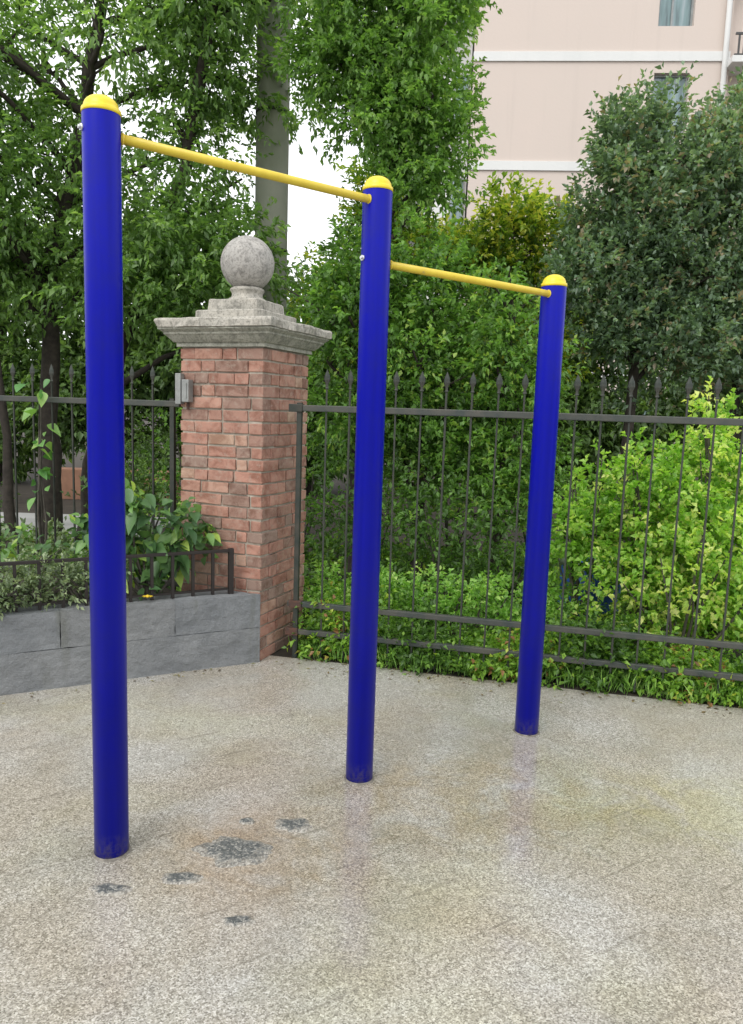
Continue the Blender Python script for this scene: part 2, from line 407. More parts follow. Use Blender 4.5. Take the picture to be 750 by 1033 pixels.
M['privet'] = leafmat('yellow_green_privet_leaf', [(0, (0.13, 0.27, 0.05)), (0.4, (0.27, 0.50, 0.08)), (0.75, (0.44, 0.64, 0.14)), (1, (0.72, 0.76, 0.28))], 0.5)
M['hedge'] = leafmat('low_hedge_leaf', [(0, (0.13, 0.26, 0.06)), (0.45, (0.25, 0.48, 0.10)), (0.8, (0.36, 0.60, 0.15)), (1, (0.50, 0.68, 0.22))], 0.45)
M['cover'] = leafmat('ground_cover_leaf', [(0, (0.06, 0.13, 0.03)), (0.4, (0.14, 0.28, 0.05)), (0.8, (0.29, 0.50, 0.07)), (0.95, (0.52, 0.58, 0.10)), (1, (0.35, 0.18, 0.09))], 0.42)
M['greyleaf'] = leafmat('grey_green_leaf', [(0, (0.10, 0.14, 0.08)), (0.5, (0.19, 0.26, 0.14)), (1, (0.34, 0.41, 0.25))], 0.3)
M['bigleaf'] = leafmat('broad_garden_leaf', [(0, (0.055, 0.125, 0.055)), (0.5, (0.10, 0.20, 0.075)), (0.85, (0.17, 0.33, 0.09)), (1, (0.40, 0.56, 0.12))], 0.35, 0.38)
M['vineleaf'] = leafmat('pale_vine_leaf', [(0, (0.08, 0.20, 0.06)), (0.6, (0.15, 0.36, 0.12)), (1, (0.28, 0.46, 0.12))], 0.4)
M['farleaf'] = leafmat('far_leaf', [(0, (0.07, 0.12, 0.045)), (0.5, (0.12, 0.21, 0.07)), (1, (0.21, 0.33, 0.10))], 0.42)

# ------------------------------------------------------------------ foliage
def unit(a): return a / np.maximum(np.linalg.norm(a, axis=-1, keepdims=True), 1e-9)

def leaf_object(name, m, sprays, k, Ln, Wn, rng, droop=0.25, spread=0.6, tvar=0.25, parent=None, fold=0.18):
    """sprays: dict pos (n,3), dir (n,3), len (n,), tint (n,).  k folded leaves along each spray."""
    P, D, S, T = sprays
    n = len(P)
    t = (np.arange(k)[None, :] + rng.uniform(0.0, 0.9, (n, k))) / k
    base = P[:, None, :] + D[:, None, :] * (S[:, None, None] * t[..., None])
    base += rng.normal(0, 1, base.shape) * (Ln * 0.16)
    base[..., 2] -= droop * S[:, None] * t ** 2 * 0.6
    rnd = unit(rng.normal(0, 1, (n, k, 3)))
    side = unit(rnd - D[:, None, :] * np.sum(rnd * D[:, None, :], -1, keepdims=True))
    ld = unit(D[:, None, :] * (0.35 + 0.5 * t[..., None]) + side * spread + np.array([0, 0, -droop]))
    up = unit(np.array([0, 0, 1.0]) + rng.normal(0, 0.45, (n, k, 3)))
    nrm = unit(up - ld * np.sum(up * ld, -1, keepdims=True))
    sd = np.cross(nrm, ld)
    sc = rng.uniform(0.6, 1.15, (n, k, 1))
    l = Ln * sc; w = Wn * sc * rng.uniform(0.85, 1.1, (n, k, 1))
    b = base; tip = base + ld * l - np.array([0, 0, 1.0]) * l * 0.12
    q1 = base + ld * l * 0.42
    lift = nrm * w * fold * 2
    le = q1 + sd * w * 0.5 + lift; ri = q1 - sd * w * 0.5 + lift
    V = np.stack([b, ri, tip, le], 2).reshape(-1, 3)
    nl = n * k
    idx = np.arange(nl)[:, None] * 4
    F = np.concatenate([idx + np.array([[0, 1, 2]]), idx + np.array([[0, 2, 3]])], 1).reshape(-1)
    tint = np.clip(T[:, None] + rng.normal(0, tvar, (n, k)), 0, 1).reshape(-1)
    me = bpy.data.meshes.new(name)
    me.vertices.add(nl * 4); me.vertices.foreach_set('co', V.astype(np.float32).reshape(-1))
    me.loops.add(nl * 6); me.loops.foreach_set('vertex_index', F.astype(np.int32))
    me.polygons.add(nl * 2); me.polygons.foreach_set('loop_start', (np.arange(nl * 2) * 3).astype(np.int32))
    me.update(calc_edges=True)
    a = me.attributes.new('tint', 'FLOAT', 'FACE'); a.data.foreach_set('value', np.repeat(tint, 2).astype(np.float32))
    me.materials.append(m)
    o = bpy.data.objects.new(name, me); COL.objects.link(o)
    if parent: o.parent = parent
    return o

def clump_sprays(clumps, per, slen, rng, up=0.3, shell=0.45, tintc=0.45, tints=0.22, dens=1.0):
    P, D, S, T = [], [], [], []
    for (c, r) in clumps:
        c = np.array(c, float); r = np.array(r if hasattr(r, '__len__') else (r, r, r), float)
        n = max(4, int(per * dens * (r.mean() / 0.45) ** 2))
        u = unit(rng.normal(0, 1, (n, 3)))
        rad = rng.uniform(shell, 1.0, (n, 1)) ** 0.6
        rad *= 1 + 0.25 * np.sin(u[:, :1] * 5 + c[0] * 7) * np.cos(u[:, 2:] * 4 + c[1] * 5)
        P.append(c + u * rad * r)
        D.append(unit(u + rng.normal(0, 0.45, (n, 3)) + np.array([0, 0, up])))
        S.append(slen * rng.uniform(0.6, 1.3, n))
        T.append(np.clip(tintc + rng.normal(0, tints * 0.5) + rng.normal(0, tints, n), 0, 1))
    return np.concatenate(P), np.concatenate(D), np.concatenate(S), np.concatenate(T)

def envelope(env, n, rr, rng, inner=0.25):
    """clump centres spread through ellipsoids (centre, radii, weight)."""
    out = []
    w = np.array([e[2] for e in env], float); w /= w.sum()
    for (c, r, ww), wi in zip(env, w):
        k = max(1, int(round(n * wi)))
        for _ in range(k):
            u = unit(rng.normal(0, 1, 3)); q = rng.uniform(inner, 1.0) ** 0.5
            s = rng.uniform(*rr)
            p = np.array(c) + u * q * np.maximum(np.array(r) - s * 0.6, 0.05)
            out.append((p, np.array([s, s, s * rng.uniform(0.55, 0.8)])))
    return out

def limbs(mb, path, r0, r1, clumps, rng, n_limb=10, seg=9, thin=0.012):
    """trunk along path, limbs reaching into the clumps."""
    path = [Vector(p) for p in path]
    # densify
    pts = []
    for i in range(len(path) - 1):
        for j in range(5):
            f = j / 5.0
            q = path[i].lerp(path[i + 1], f)
            q += Vector((rng.normal(0, 0.012), rng.normal(0, 0.012), 0)) if (i or j) else Vector((0, 0, 0))
            pts.append(q)
    pts.append(path[-1])
    nn = len(pts)
    rad = [r0 + (r1 - r0) * (i / (nn - 1)) for i in range(nn)]
    rad[0] *= 1.35; rad[1] *= 1.12
    mb.tube(pts, rad, seg=14, wob=0.25)
    if not clumps: return
    ids = rng.permutation(len(clumps))[:n_limb]
    for i in ids:
        c = Vector(clumps[i][0])
        cand = [j for j in range(nn // 4, nn)]
        bj = min(cand, key=lambda j: (pts[j] - c).length + abs(pts[j].z - (c.z - 0.7)) * 0.8)
        s = pts[bj]; rs = min(rad[bj] * 0.55, 0.06)
        L_ = (c - s).length
        ctrl = s.lerp(c, 0.5) + Vector((rng.normal(0, 0.06), rng.normal(0, 0.06), 0.12 * L_))
        path2 = []
        for q in range(8):
            f = q / 7
            path2.append((1 - f) ** 2 * s + 2 * f * (1 - f) * ctrl + f * f * c + Vector((rng.normal(0, .01), rng.normal(0, .01), rng.normal(0, .01))) * (1 if q else 0))
        mb.tube(path2, [rs * (1 - f / 7) + thin * f / 7 for f in range(8)], seg=7, cap=False)
        for _ in range(3):
            a = path2[random.randint(3, 6)]
            e = a + Vector(tuple(rng.normal(0, 1, 3))).normalized() * float(rng.uniform(0.2, 0.45)) + Vector((0, 0, 0.1))
            mb.tube([a, a.lerp(e, 0.5) + Vector((0, 0, 0.03)), e], [thin, thin * 0.7, thin * 0.35], seg=5, cap=False)

def tree(name, label, cat, mt, env, n, rr, path, r0, r1, seed, per=60, k=9, Ln=0.085, Wn=0.036, slen=0.22,
         droop=0.3, up=0.2, tintc=0.45, tints=0.22, tvar=0.18, bark='bark', n_limb=12, group=None, inner=0.25, shell=0.35, extra=None, trunkname='trunk'):
    rng = np.random.default_rng(seed)
    base = path[0]
    root = empty(name, base)
    tag(root, label, cat, group)
    inv = Vector(base)
    cl = envelope(env, n, rr, rng, inner)
    if extra: cl += [(np.array(c, float), np.array(r, float)) for c, r in extra]
    sp = clump_sprays(cl, per, slen, rng, up, shell, tintc, tints)
    sp = (sp[0] - np.array(base), sp[1], sp[2], sp[3])
    # keep out of the ground
    ok = sp[0][:, 2] > 0.03 - base[2]
    sp = tuple(a[ok] for a in sp)
    crown = leaf_object('crown' if trunkname == 'trunk' else 'foliage', M[mt], sp, k, Ln, Wn, rng, droop, tvar=tvar, parent=root)
    mb = MB()
    limbs(mb, [Vector(p) - inv for p in path], r0, r1, [(Vector(c) - inv, r) for c, r in cl], rng, n_limb)
    mb.build(trunkname, M[bark], root)
    return root

# ================================================================== GROUND
FO = Vector((-0.42, 4.58, 0))                      # fence line origin
FD = Vector((math.cos(RAD(13.5)), -math.sin(RAD(13.5)), 0))
FN = Vector((-FD.y, FD.x, 0))                      # pointing away from the viewer (+y)
FA = math.atan2(FD.y, FD.x)
def fp(s, off=0.0, z=0.0):
    p = FO + FD * s + FN * off; return Vector((p.x, p.y, z))

mb = MB()
mb.prism([(-150, -150), (150, -150), (150, 150), (-150, 150)], -0.5, 0.0)
o = mb.build('ground', M['soil']); tag(o, kind='structure')

# paving sheet: its far edge runs along the fence foot, with a slightly ragged grown-over line
pts = [(-40, -40), (40, -40)]
edge = []
r_ = random.Random(3)
s = 40.0
while s > -42:
    edge.append(fp(s, -0.035 + r_.uniform(-0.008, 0.008)).to_2d())
    s -= 0.35 if abs(s) < 6 else 3
mb = MB()
pp = [(-40, -40), (40, -40)] + [(max(-40, min(40, e.x)), e.y) for e in edge]
mb.prism(pp, -0.02, 0.006)
o = mb.build('paving', M['paving']); tag(o, kind='structure')

# lane behind the left trees
mb = MB(); mb.prism([(-14, 8.2), (-2.6, 8.2), (-2.6, 10.2), (-14, 10.2)], -0.02, 0.012)
o = mb.build('path', M['lane']); tag(o, kind='structure')

# mortar patches in the paving
def patch(cx, cy, rx, ry, seed, label, rot=0.0):
    rng = random.Random(seed)
    bm = bmesh.new()
    nseg, nr = 72, 7
    ctr = bm.verts.new((0, 0, 0.012))
    rings = []
    for j in range(1, nr + 1):
        ring = []
        for i in range(nseg):
            a = 2 * math.pi * i / nseg
            q = 1 + 0.30 * mnoise.noise(Vector((math.cos(a) * 1.6 + seed, math.sin(a) * 1.6, 0))) + 0.12 * mnoise.noise(Vector((math.cos(a) * 3.5 + seed, math.sin(a) * 5, 3))) + 0.05 * mnoise.noise(Vector((math.cos(a) * 14 + seed, math.sin(a) * 14, 7)))
            f = j / nr
            x = rx * q * f * math.cos(a); y = ry * q * f * math.sin(a)
            z = 0.008 + 0.004 * (1 - f ** 3) + 0.006 * max(0, mnoise.noise(Vector((x * 45, y * 45, seed)))) * (1 - f * 0.5)
            if j == nr: z = 0.004
            ring.append(bm.verts.new((x, y, z)))
        rings.append(ring)
    for i in range(nseg): bm.faces.new((ctr, rings[0][i], rings[0][(i + 1) % nseg]))
    for j in range(nr - 1):
        for i in range(nseg):
            bm.faces.new((rings[j][i], rings[j + 1][i], rings[j + 1][(i + 1) % nseg], rings[j][(i + 1) % nseg]))
    for f in bm.faces: f.smooth = True
    me = bpy.data.meshes.new('mortar_patch'); bm.to_mesh(me); bm.free()
    at_ = me.attributes.new('edge', 'FLOAT', 'POINT'); at_.data.foreach_set('value', np.array([0.0] + [j / nr for j in range(1, nr + 1) for _ in range(nseg)], np.float32)); me.materials.append(M['patch'])
    o = bpy.data.objects.new('mortar_patch', me); COL.objects.link(o); o.location = (cx, cy, 0); o.rotation_euler.z = rot
    tag(o, label, 'patch', 'dark mortar patches in the paving')
patch(-0.44, 2.475, 0.135, 0.095, 11, 'largest dark mortar patch in the paving, between the first two blue posts', -0.2)
patch(-0.585, 2.306, 0.072, 0.036, 12, 'small oval dark patch just left of and nearer than the largest patch')
patch(-0.795, 2.235, 0.066, 0.036, 13, 'small dark patch in the paving just in front of the tallest blue post')
patch(-0.250, 2.650, 0.075, 0.052, 14, 'dark patch nearest the middle blue post, beyond the largest patch')
patch(-0.363, 2.105, 0.050, 0.026, 15, 'faint small grey patch nearest the camera')
patch(-0.428, 2.662, 0.030, 0.022, 16, 'tiny dark patch just beyond the largest patch')

# ================================================================== HORIZONTAL BAR SET
P1, P2, P3 = Vector((-0.862, 2.446, 0)), Vector((-0.016, 3.03, 0)), Vector((0.797, 3.561, 0))
PR = 0.0570
bars = empty('horizontal_bar_set', P2)
tag(bars, 'blue steel outdoor pull up bar frame with yellow capped posts and two yellow bars', 'exercise equipment')
def rel(v): return Vector(v) - P2
dA = (P2 - P1).normalized(); dB = (P3 - P2).normalized()
def mkpost(P, top, bolts):
    mb = MB()
    mb.lathe([(0, 0.0), (PR * 1.0, 0.0), (PR, top - 0.055), (PR * 0.985, top - 0.050), (PR * 0.9, top - 0.049), (0, top - 0.049)], (0, 0, 0), 64)
    po = mb.build('post', M['blue'], bars, rel(P))
    mb = MB()
    R = PR * 1.02
    prof = [(PR * 0.9, -0.004), (R, -0.004), (R * 1.01, 0.002), (R * 1.0, 0.010), (R * 0.93, 0.013)]
    for i in range(9):
        a = i / 8 * math.pi / 2
        prof.append((R * 0.90 * math.cos(a), 0.015 + 0.037 * math.sin(a)))
    mb.lathe(prof, (0, 0, top - 0.052), 48)
    cp = mb.build('cap', M['yellow'], po)
    for (d, z) in bolts:
        mb = MB()
        d = d.normalized(); c = Vector((0, 0, z)) + d * (PR - 0.004)
        mb.tube([c, c + d * 0.010], 0.0115, seg=6)
        mb.tube([c + d * 0.009, c + d * 0.016], 0.006, seg=12)
        mb.build('bolt', M['steel'], po)
    mb = MB(); n_ = 56; rg = [[], [], []]
    for q_, (rad_, z_) in enumerate(((PR + 0.0006, 0.012), (PR + 0.002, 0.0090), (PR + 0.008, 0.0062))):
        for a_ in range(n_):
            an = 2 * math.pi * a_ / n_
            rr_ = rad_ + (0.005 * mnoise.noise(Vector((math.cos(an) * 3 + P.x * 9, math.sin(an) * 3, q_))) if q_ else 0)
            rg[q_].append(mb.bm.verts.new((rr_ * math.cos(an), rr_ * math.sin(an), z_)))
    for q_ in range(2):
        for a_ in range(n_): mb.bm.faces.new((rg[q_][a_], rg[q_][(a_ + 1) % n_], rg[q_ + 1][(a_ + 1) % n_], rg[q_ + 1][a_]))
    mb.build('mortar_collar', M['collar'], po)
    return po
T1, T2, T3 = 2.469, 2.431, 2.186
Z1, Z2 = 2.346, 2.104
mkpost(P1, T1, [(-dA, Z1 + 0.02)])
mkpost(P2, T2, [(-dB, Z2 + 0.02)])
mkpost(P3, T3, [])
for A, B, z, d in ((P1, P2, Z1, dA), (P2, P3, Z2, dB)):
    mb = MB()
    q_ = Vector((d.y, -d.x, 0)) * 0.016
    a = rel(A) + d * (PR - 0.006) + q_; b = rel(B) - d * (PR - 0.022) + q_
    a.z = z + 0.006; b.z = z - 0.010
    mb.tube([a, b, b + d * 0.004, b + d * 0.007], [0.0150, 0.0150, 0.0125, 0.006], seg=24)
    for e, sg in ((a, 1), (b, -1)):
        rr_ = 0.0185; ee = e + d * sg * (0.007 if sg > 0 else 0.017)
        for q_ in range(22):
            an = 2 * math.pi * q_ / 22; u_ = Vector((-d.y, d.x, 0))
            c_ = ee + (u_ * math.cos(an) + Vector((0, 0, math.sin(an)))) * 0.0150
            mb.box((c_.x, c_.y, c_.z), (0.0062, 0.0062, 0.0062), rz=an, bevel=0.0022)
    mb.build('bar', M['bar'], bars)

# ================================================================== BRICK PILLAR
PW = 0.58
PC = Vector((-0.815, 4.848, 0)); PA = RAD(-22)
pil = empty('brick_pillar', PC, PA)
tag(pil, 'square red brick gate pillar with stepped stone cap and round stone ball', 'pillar')
mb = MB(); mb.box((0, 0, 0.945), (PW - 0.022, PW - 0.022, 1.89))
core = mb.build('mortar_core', M['mortar'], pil)
mb = MB()
rb = random.Random(11)
ch = 1.888 / 26; bd = 0.10
for i in range(26):
    z = ch * (i + 0.5)
    for side in range(4):
        # alternate which face owns the corner
        own = (i + side) % 2 == 0
        own = i % 2 == 0
        if own: a0, a1 = -PW / 2, PW / 2 - bd
        else: a0, a1 = -PW / 2 + bd, PW / 2
        x = a0
        first = True
        while x < a1 - 0.02:
            l = rb.choice([0.185, 0.2, 0.2, 0.1]) if not (first and own) else rb.choice([0.2, 0.15])
            first = False
            if a1 - (x + l) < 0.06: l = a1 - x
            l = min(l, a1 - x)
            cx = x + l / 2
            out = rb.uniform(-0.003, 0.0035)
            m4 = Matrix.Rotation(side * math.pi / 2, 4, 'Z') @ Matrix.Translation((cx, -PW / 2 + bd / 2 - out, z)) @ Matrix.Rotation(rb.uniform(-0.012, 0.012), 4, 'Y')
            tn = rb.random()
            mb.box(None, (l - 0.009, bd, ch - 0.0105), mat=m4, bevel=0.005, tint=tn, jit=0.0028)
            x += l
shaft = mb.build('brick_shaft', M['brick'], pil)

def square_profile(mb, prof, chip=0.0, seed=0, sub=14):
    """square loft: prof of (half width, z)"""
    rings = []
    rr = random.Random(seed)
    for (h, z) in prof:
        ring = []
        cs = [(-h, -h), (h, -h), (h, h), (-h, h)]
        for i in range(4):
            a, b = cs[i], cs[(i + 1) % 4]
            for j in range(sub):
                f = j / sub
                x = a[0] + (b[0] - a[0]) * f; y = a[1] + (b[1] - a[1]) * f
                q = 1 - chip * max(0, mnoise.noise(Vector((x * 14, y * 14, z * 20 + seed)))) * 2
                ring.append(mb.bm.verts.new((x * q, y * q, z + chip * 0.15 * mnoise.noise(Vector((x * 9, y * 9, seed))))))
        rings.append(ring)
    k = len(rings[0])
    for i in range(len(rings) - 1):
        for j in range(k):
            mb.bm.faces.new((rings[i][j], rings[i][(j + 1) % k], rings[i + 1][(j + 1) % k], rings[i + 1][j]))
    mb.bm.faces.new(rings[0][::-1]); mb.bm.faces.new(rings[-1])
mb = MB()
square_profile(mb, [(0.300, 1.891), (0.305, 1.892), (0.305, 1.915), (0.318, 1.918), (0.335, 1.935), (0.352, 1.955), (0.360, 1.962), (0.362, 1.972), (0.378, 1.984), (0.385, 1.990), (0.385, 1.997)], 0.008, 4)
cor = mb.build('cornice', M['cornice'], pil)
mb = MB()
square_profile(mb, [(0.392, 1.998), (0.398, 2.001), (0.400, 2.036), (0.397, 2.047), (0.390, 2.052)], 0.030, 9, 30)
mb.build('cap_slab', M['stone'], pil)
mb = MB()
square_profile(mb, [(0.226, 2.052), (0.228, 2.056), (0.226, 2.112), (0.218, 2.118)], 0.022, 2)
square_profile(mb, [(0.172, 2.119), (0.174, 2.122), (0.171, 2.182), (0.163, 2.188)], 0.03, 5)
mb.build('stepped_plinth', M['stone'], pil)
mb = MB()
mb.lathe([(0, 2.189), (0.116, 2.189), (0.119, 2.197), (0.112, 2.207), (0.097, 2.215), (0.094, 2.232), (0.100, 2.247), (0.106, 2.256), (0.104, 2.266), (0.09, 2.275), (0, 2.275)], (0, 0, 0), 48)
mb.build('neck', M['stone'], pil)
mb = MB()
BR = 0.165
prof = [(BR * math.sin(math.pi * i / 28), 2.420 - BR * math.cos(math.pi * i / 28)) for i in range(29)]
prof[0] = (0, prof[0][1]); prof[-1] = (0, prof[-1][1])
mb.lathe(prof, (0, 0, 0), 56)
mb.build('stone_ball', M['ball'], pil)

# small hinge box with two galvanised plates on the pillar's left edge
hb = empty('junction_box', PC + Matrix.Rotation(PA, 3, 'Z') @ Vector((-0.245, -PW / 2 - 0.004, 1.64)), PA)
tag(hb, 'small grey metal box on the upper left edge of the brick pillar', 'junction box')
mb = MB(); mb.box((-0.030, -0.022, 0), (0.040, 0.040, 0.185), bevel=0.004)
mb.build('back_plate', M['galv'], hb)
mb = MB(); mb.box((0.030, -0.028, -0.012), (0.050, 0.050, 0.135), bevel=0.005); mb.box((0.036, -0.0555, -0.012), (0.012, 0.004, 0.09))
mb.build('box_body', M['galv'], hb)
mb = MB(); mb.box((0.020, -0.008, -0.10), (0.016, 0.012, 0.05), bevel=0.002)
mb.build('stub', M['rust'], hb)

# ================================================================== FENCES
def spear_mb(z0):
    """diamond spearhead with collar; flat blade with real thickness"""
    mb = MB()
    pr = [(0.0075, 0.0), (0.012, 0.006), (0.0075, 0.014), (0.008, 0.028), (0.019, 0.055), (0.017, 0.078), (0.006, 0.105), (0.0, 0.118)]
    n = 8; rings = []
    for (r, z) in pr:
        if r == 0: rings.append([mb.bm.verts.new((0, 0, z0 + z))]); continue
        rings.append([mb.bm.verts.new((r * math.cos(2 * math.pi * i / n), r * 0.45 * math.sin(2 * math.pi * i / n), z0 + z)) for i in range(n)])
    for a, b in zip(rings, rings[1:]):
        for i in range(n):
            j = (i + 1) % n
            if len(b) == 1: mb.bm.faces.new((a[i], a[j], b[0]))
            else: mb.bm.faces.new((a[i], a[j], b[j], b[i]))
    return mb

def fence(name, label, s0, s1, bars_s, post_s, rails=(0.17, 0.345), zlo=0.02):
    mid = fp((s0 + s1) / 2)
    root = empty(name, mid, FA)
    tag(root, label, 'fence')
    c = (s0 + s1) / 2
    mb = MB(); mb.box(((s0 + s1) / 2 - c, 0, 1.548), (s1 - s0, 0.036, 0.038), bevel=0.005); mb.build('top_rail', M['rail_iron'], root)
    for z in rails:
        mb = MB(); mb.box(((s0 + s1) / 2 - c, 0, z), (s1 - s0, 0.034, 0.034), bevel=0.005); mb.build('lower_rail', M['rail_iron'], root)
    mbp = None
    first = None; sfirst = None
    for s in bars_s:
        jx = random.uniform(-0.004, 0.004)
        if first is None:
            mb = MB(); mb.box((0, 0, (1.66 + zlo) / 2), (0.0100, 0.0100, 1.66 - zlo))
            first = mb.build('bar', M['iron'], root); sfirst = spear_mb(1.662).build('spearhead', M['iron'], first)
            b = first
        else:
            b = first.copy(); COL.objects.link(b); b.parent = root
            sh = sfirst.copy(); COL.objects.link(sh); sh.parent = b
        b.location = (s - c + jx, 0, 0); b.rotation_euler = (0, random.uniform(-0.004, 0.004), random.uniform(-0.2, 0.2))
    for s in post_s:
        mb = MB(); mb.box((s - c, 0, 0.79), (0.03, 0.03, 1.58), bevel=0.003); mb.build('post', M['iron'], root)
    return root
bs = 0.143
right = [0.135 + bs * i for i in range(24)]
rf = fence('iron_fence', 'dark iron spearhead fence right of the brick pillar, in front of the bushes', -0.085, 3.6, right, [-0.03])
mb = MB(); mb.box((-0.05 - 1.7575, -0.004, 1.5478), (0.085, 0.045, 0.047), bevel=0.004)
mb.build('wall_bracket', M['iron'], rf)
for z, dx in ((0.345, -0.03), (0.17, -0.05)):
    mb = MB(); mb.box((dx - 1.7575, -0.006, z), (0.08, 0.046, 0.046), bevel=0.004)
    mb.build('wall_bracket', M['rust'], rf)
left = [-0.86 - 0.145 * i for i in range(1, 22)]
lf = fence('iron_fence', 'dark iron spearhead fence left of the brick pillar, behind the planter', -4.2, -0.815, left, [-0.868], rails=(0.40,), zlo=0.2)

# ================================================================== PLANTER
WA = Vector((-0.646, 4.466, 0)); WD = Vector((-1.276, -0.677, 0)).normalized()   # runs left & towards the viewer
WN = Vector((WD.y, -WD.x, 0)); 
if WN.y < 0: WN = -WN
PFr = Vector((math.cos(PA), math.sin(PA), 0))       # pillar front-face direction
mb = MB()
rw = random.Random(5)
def wp(s, off): 
    p = WA + WD * s + WN * off; return (p.x, p.y)
for course, (z0, z1) in enumerate(((0.0, 0.2235), (0.2255, 0.43))):
    s = 0.0; first = True
    while s < 6.0:
        l = (0.52 if course else 0.85) if first else rw.uniform(0.5, 0.9)
        tn = rw.random()
        if first:   # mitred against the pillar
            t_back = WA - PFr * 0.30
            # sits 4 mm clear of the brick face
            nf = Vector((PFr.y, -PFr.x, 0)); nf = nf if nf.y < 0 else -nf
            k = 0.30
            pts_ = [wp(0, 0), wp(l - 0.0004, 0), wp(l - 0.0004, 0.18)]
            # back edge point on the pillar front plane at offset .18
            den = (-PFr).dot(WN); q = 0.18 / den
            bk = WA - PFr * q + nf * 0.012
            pts_.append((bk.x, bk.y)); pts_[0] = ((WA + nf * 0.012).x, (WA + nf * 0.012).y)
        else:
            pts_ = [wp(s, 0), wp(s + l - 0.0004, 0), wp(s + l - 0.0004, 0.18), wp(s, 0.18)]
        mb.prism(pts_, z0, z1, tn); s += l; first = False
bmesh.ops.bevel(mb.bm, geom=mb.bm.edges[:], offset=0.0018, segments=2, affect='EDGES')
long_e = [e for e in mb.bm.edges if e.calc_length() > 0.15]
bmesh.ops.subdivide_edges(mb.bm, edges=long_e, cuts=16, use_grid_fill=True)
mb.bm.normal_update()
for v in mb.bm.verts:
    n = mnoise.noise(v.co * 9) * 0.006 + mnoise.noise(v.co * 28) * 0.0035
    if v.co.z > 0.01 and (v.co.to_2d() - WA.to_2d()).length > 0.04: v.co += v.normal * n
wall = mb.build('planter_wall', M['block'])
tag(wall, 'low grey split block planter wall in two courses left of the brick pillar', 'planter wall')

mb = MB()
bedp = [wp(0.35, 0.17), wp(6.0, 0.17), fp(-6.5, 0.05).to_2d(), fp(-0.95, 0.05).to_2d()]
bedp = [tuple(b) for b in bedp]
mb.prism(bedp, 0.01, 0.375)
o = mb.build('planter_soil', M['soil']); tag(o, kind='structure')

# low railing on the planter wall
rl = empty('low_railing', (wp(0.17, 0.075)[0], wp(0.17, 0.075)[1], 0.43), math.atan2(WD.y, WD.x))
tag(rl, 'low dark iron railing on top of the grey planter wall', 'railing')
mb = MB(); mb.box((2.0, 0, 0.262), (4.03, 0.02, 0.018), bevel=0.002); mb.build('top_rail', M['dark_iron'], rl)
mb = MB(); mb.box((2.0, 0, 0.03), (4.03, 0.014, 0.012)); mb.build('lower_rail', M['dark_iron'], rl)
mb = MB(); mb.box((0, 0, 0.135), (0.03, 0.03, 0.28), bevel=0.002); mb.build('post', M['dark_iron'], rl)
fb = None
for i in range(30):
    s = 0.11 + i * 0.118
    if fb is None:
        mb = MB(); mb.box((0, 0, 0.13), (0.017, 0.017, 0.262)); fb = mb.build('bar', M['dark_iron'], rl); b = fb
    else:
        b = fb.copy(); COL.objects.link(b); b.parent = rl
    b.location = (s, 0, 0)

# ================================================================== UTILITY POLE
up_ = empty('utility_pole', (-1.11, 8.0, 0))
tag(up_, 'thick grey concrete utility pole rising behind the stone ball', 'pole')
mb = MB(); mb.tube([(0, 0, 0), (0, 0, 3), (0, 0, 6), (-0.01, 0, 10.5)], [0.175, 0.165, 0.165, 0.13], seg=36); mb.build('shaft', M['pole'], up_)
mb = MB(); mb.box((0.0, -0.2, 9.6), (1.6, 0.08, 0.09), bevel=0.004); mb.build('cross_arm', M['galv'], up_)
for z in (4.42, 3.1):
    mb = MB(); mb.tube([(0, 0, z), (0, 0, z + 0.03)], 0.171, seg=36); mb.build('band', M['iron'], up_)

# ================================================================== BACKGROUND OBJECTS
tw = MB(); tw.box((-4.1, 12.0, 0.24), (2.0, 0.3, 0.48), bevel=0.01); o = tw.build('garden_wall', M['terracotta'])
tag(o, 'low terracotta coloured wall far behind the left fence', 'wall')

dr = empty('plastic_drum', (1.62, 5.45, 0.0))
tag(dr, 'blue plastic drum half hidden by the bushes behind the right fence', 'drum')
mb = MB()
mb.lathe([(0, 0), (0.20, 0), (0.215, 0.02), (0.215, 0.16), (0.225, 0.18), (0.215, 0.20), (0.215, 0.36), (0.225, 0.38), (0.215, 0.40), (0.21, 0.50), (0.19, 0.53), (0.185, 0.525), (0, 0.522)], (0, 0, 0), 40)
mb.build('body', M['drum'], dr)
mb = MB(); mb.lathe([(0.205, 0.0), (0.232, 0.0), (0.232, 0.035), (0.205, 0.038)], (0, 0, 0.485), 40); mb.build('rim_band', M['steel'], dr)

# ------------------------------------------------------------------ pink apartment block
BO = Vector((2.38, 22.0, 0)); BA = RAD(-4)
bd_ = empty('apartment_building', BO, BA)
tag(bd_, 'pale pink apartment building with white bands behind the trees', 'building')
FH = 2.80; BH = 20.5
WX = (4.80, 5.72)     # window column
Wd = 6.72             # plain wall runs to the drainpipe
floors = [11.87 + FH * i for i in range(-4, 3)]
def holes_wall(x0, x1, z0, z1, wx, zs, h):
    """wall strips round a column of windows"""
    mb = MB()
    mb.box(((x0 + wx[0]) / 2, 0.15, (z0 + z1) / 2), (wx[0] - x0, 0.30, z1 - z0))
    mb.box(((wx[1] + x1) / 2, 0.15, (z0 + z1) / 2), (x1 - wx[1], 0.30, z1 - z0))
    prev = z0
    for z in zs:
        mb.box(((wx[0] + wx[1]) / 2, 0.15, (prev + z) / 2), (wx[1] - wx[0], 0.30, z - prev)); prev = z + h
    mb.box(((wx[0] + wx[1]) / 2, 0.15, (prev + z1) / 2), (wx[1] - wx[0], 0.30, z1 - prev))
    return mb
holes_wall(0.0, Wd, 0.0, BH, WX, floors, 1.64).build('wall', M['pink'], bd_)
